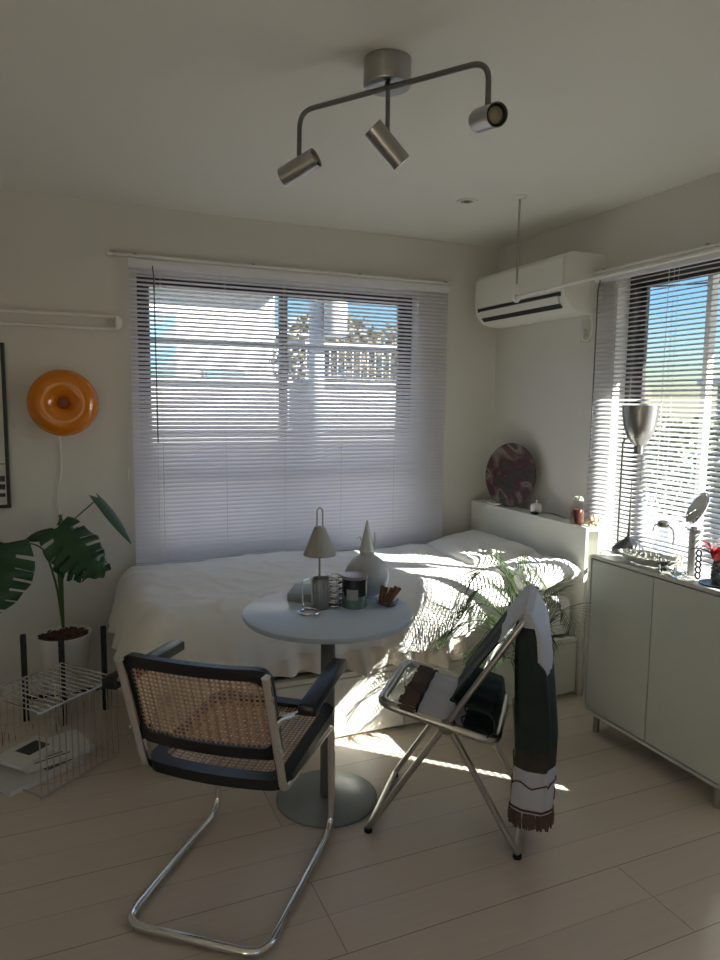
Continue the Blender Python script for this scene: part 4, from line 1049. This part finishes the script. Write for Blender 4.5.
for y0 in (-1.2, .6, 1.7):
    b = BM(); box(b, (-.05, y0, 3.6), (0, y0+.7, 4.5)); obj('window', b, EXB, root)
b = BM(); pts = [V((9, -2+.9*k, 3.2+.10*(k-8)**2*.12)) for k in range(17)]; tube(b, pts, .015, 5)
tag(obj('power_line', b, BLACKM), 'thin dark power line crossing the sky in right window', 'cable')

# ------------------------------------------------------------------ light
wd = bpy.data.worlds.new('World'); sc.world = wd; wd.use_nodes = True
n, l = wd.node_tree.nodes, wd.node_tree.links; bg = n['Background']
sky = n.new('ShaderNodeTexSky'); sky.sky_type = 'NISHITA'; sky.sun_disc = False
sky.sun_elevation = math.radians(34.3); sky.sun_rotation = math.radians(90+43.8); sky.air_density = 1.0; sky.dust_density = .6; sky.ozone_density = 3.0
cl = n.new('ShaderNodeTexNoise'); tc = n.new('ShaderNodeTexCoord'); mp = n.new('ShaderNodeMapping'); mp.inputs['Scale'].default_value = (1, 1, 3)
l.new(tc.outputs['Generated'], mp.inputs[0]); l.new(mp.outputs[0], cl.inputs['Vector']); cl.inputs['Scale'].default_value = 2.2; cl.inputs['Detail'].default_value = 6
cr = n.new('ShaderNodeValToRGB'); cr.color_ramp.elements[0].position = .55; cr.color_ramp.elements[1].position = .72; l.new(cl.outputs['Fac'], cr.inputs[0])
mx = n.new('ShaderNodeMixRGB'); l.new(cr.outputs[0], mx.inputs[0]); hs = n.new('ShaderNodeHueSaturation'); hs.inputs['Saturation'].default_value = 1.35; l.new(sky.outputs[0], hs.inputs['Color']); l.new(hs.outputs[0], mx.inputs[1]); mx.inputs[2].default_value = (14, 14, 14, 1)
l.new(mx.outputs[0], bg.inputs[0]); bg.inputs[1].default_value = .07
sd = bpy.data.lights.new('sun', 'SUN'); sd.energy = 11; sd.angle = math.radians(.4); sd.color = (1, .965, .90)
so = bpy.data.objects.new('sun', sd); C.objects.link(so)
so.rotation_euler = V((-.72, .69, -.68)).to_track_quat('-Z', 'Y').to_euler(); so.location = (8, -6, 8)

# ------------------------------------------------------------------ camera
f_, yaw, pit, rol = 694.07, .407216, .11106, .011442
cy, sy, cp, sp_ = math.cos(yaw), math.sin(yaw), math.cos(pit), math.sin(pit)
Fw = V((sy*cp, cy*cp, -sp_)); Rr = V((cy, -sy, 0)); Uu = Rr.cross(Fw)
r2 = Rr*math.cos(rol)+Uu*math.sin(rol); u2 = Uu*math.cos(rol)-Rr*math.sin(rol)
cd = bpy.data.cameras.new('camera'); co = bpy.data.objects.new('camera', cd); C.objects.link(co); sc.camera = co
mw = Matrix((r2, u2, -Fw)).transposed().to_4x4(); mw.translation = (0, 0, 1.45); co.matrix_world = mw
cd.sensor_fit = 'VERTICAL'; cd.sensor_height = 36; cd.sensor_width = 27; cd.lens = f_/960*36; cd.clip_start = .02

vs_ = sc.view_settings; vs_.view_transform = 'Standard'; vs_.look = 'None'; vs_.gamma = 1; vs_.use_curve_mapping = False; vs_.exposure = 1.68
cyc = sc.cycles; cyc.use_denoising = True; cyc.max_bounces = 12; cyc.diffuse_bounces = 8; cyc.transparent_max_bounces = 24; cyc.glossy_bounces = 5; cyc.caustics_reflective = False; cyc.caustics_refractive = False
cyc.sample_clamp_indirect = 6
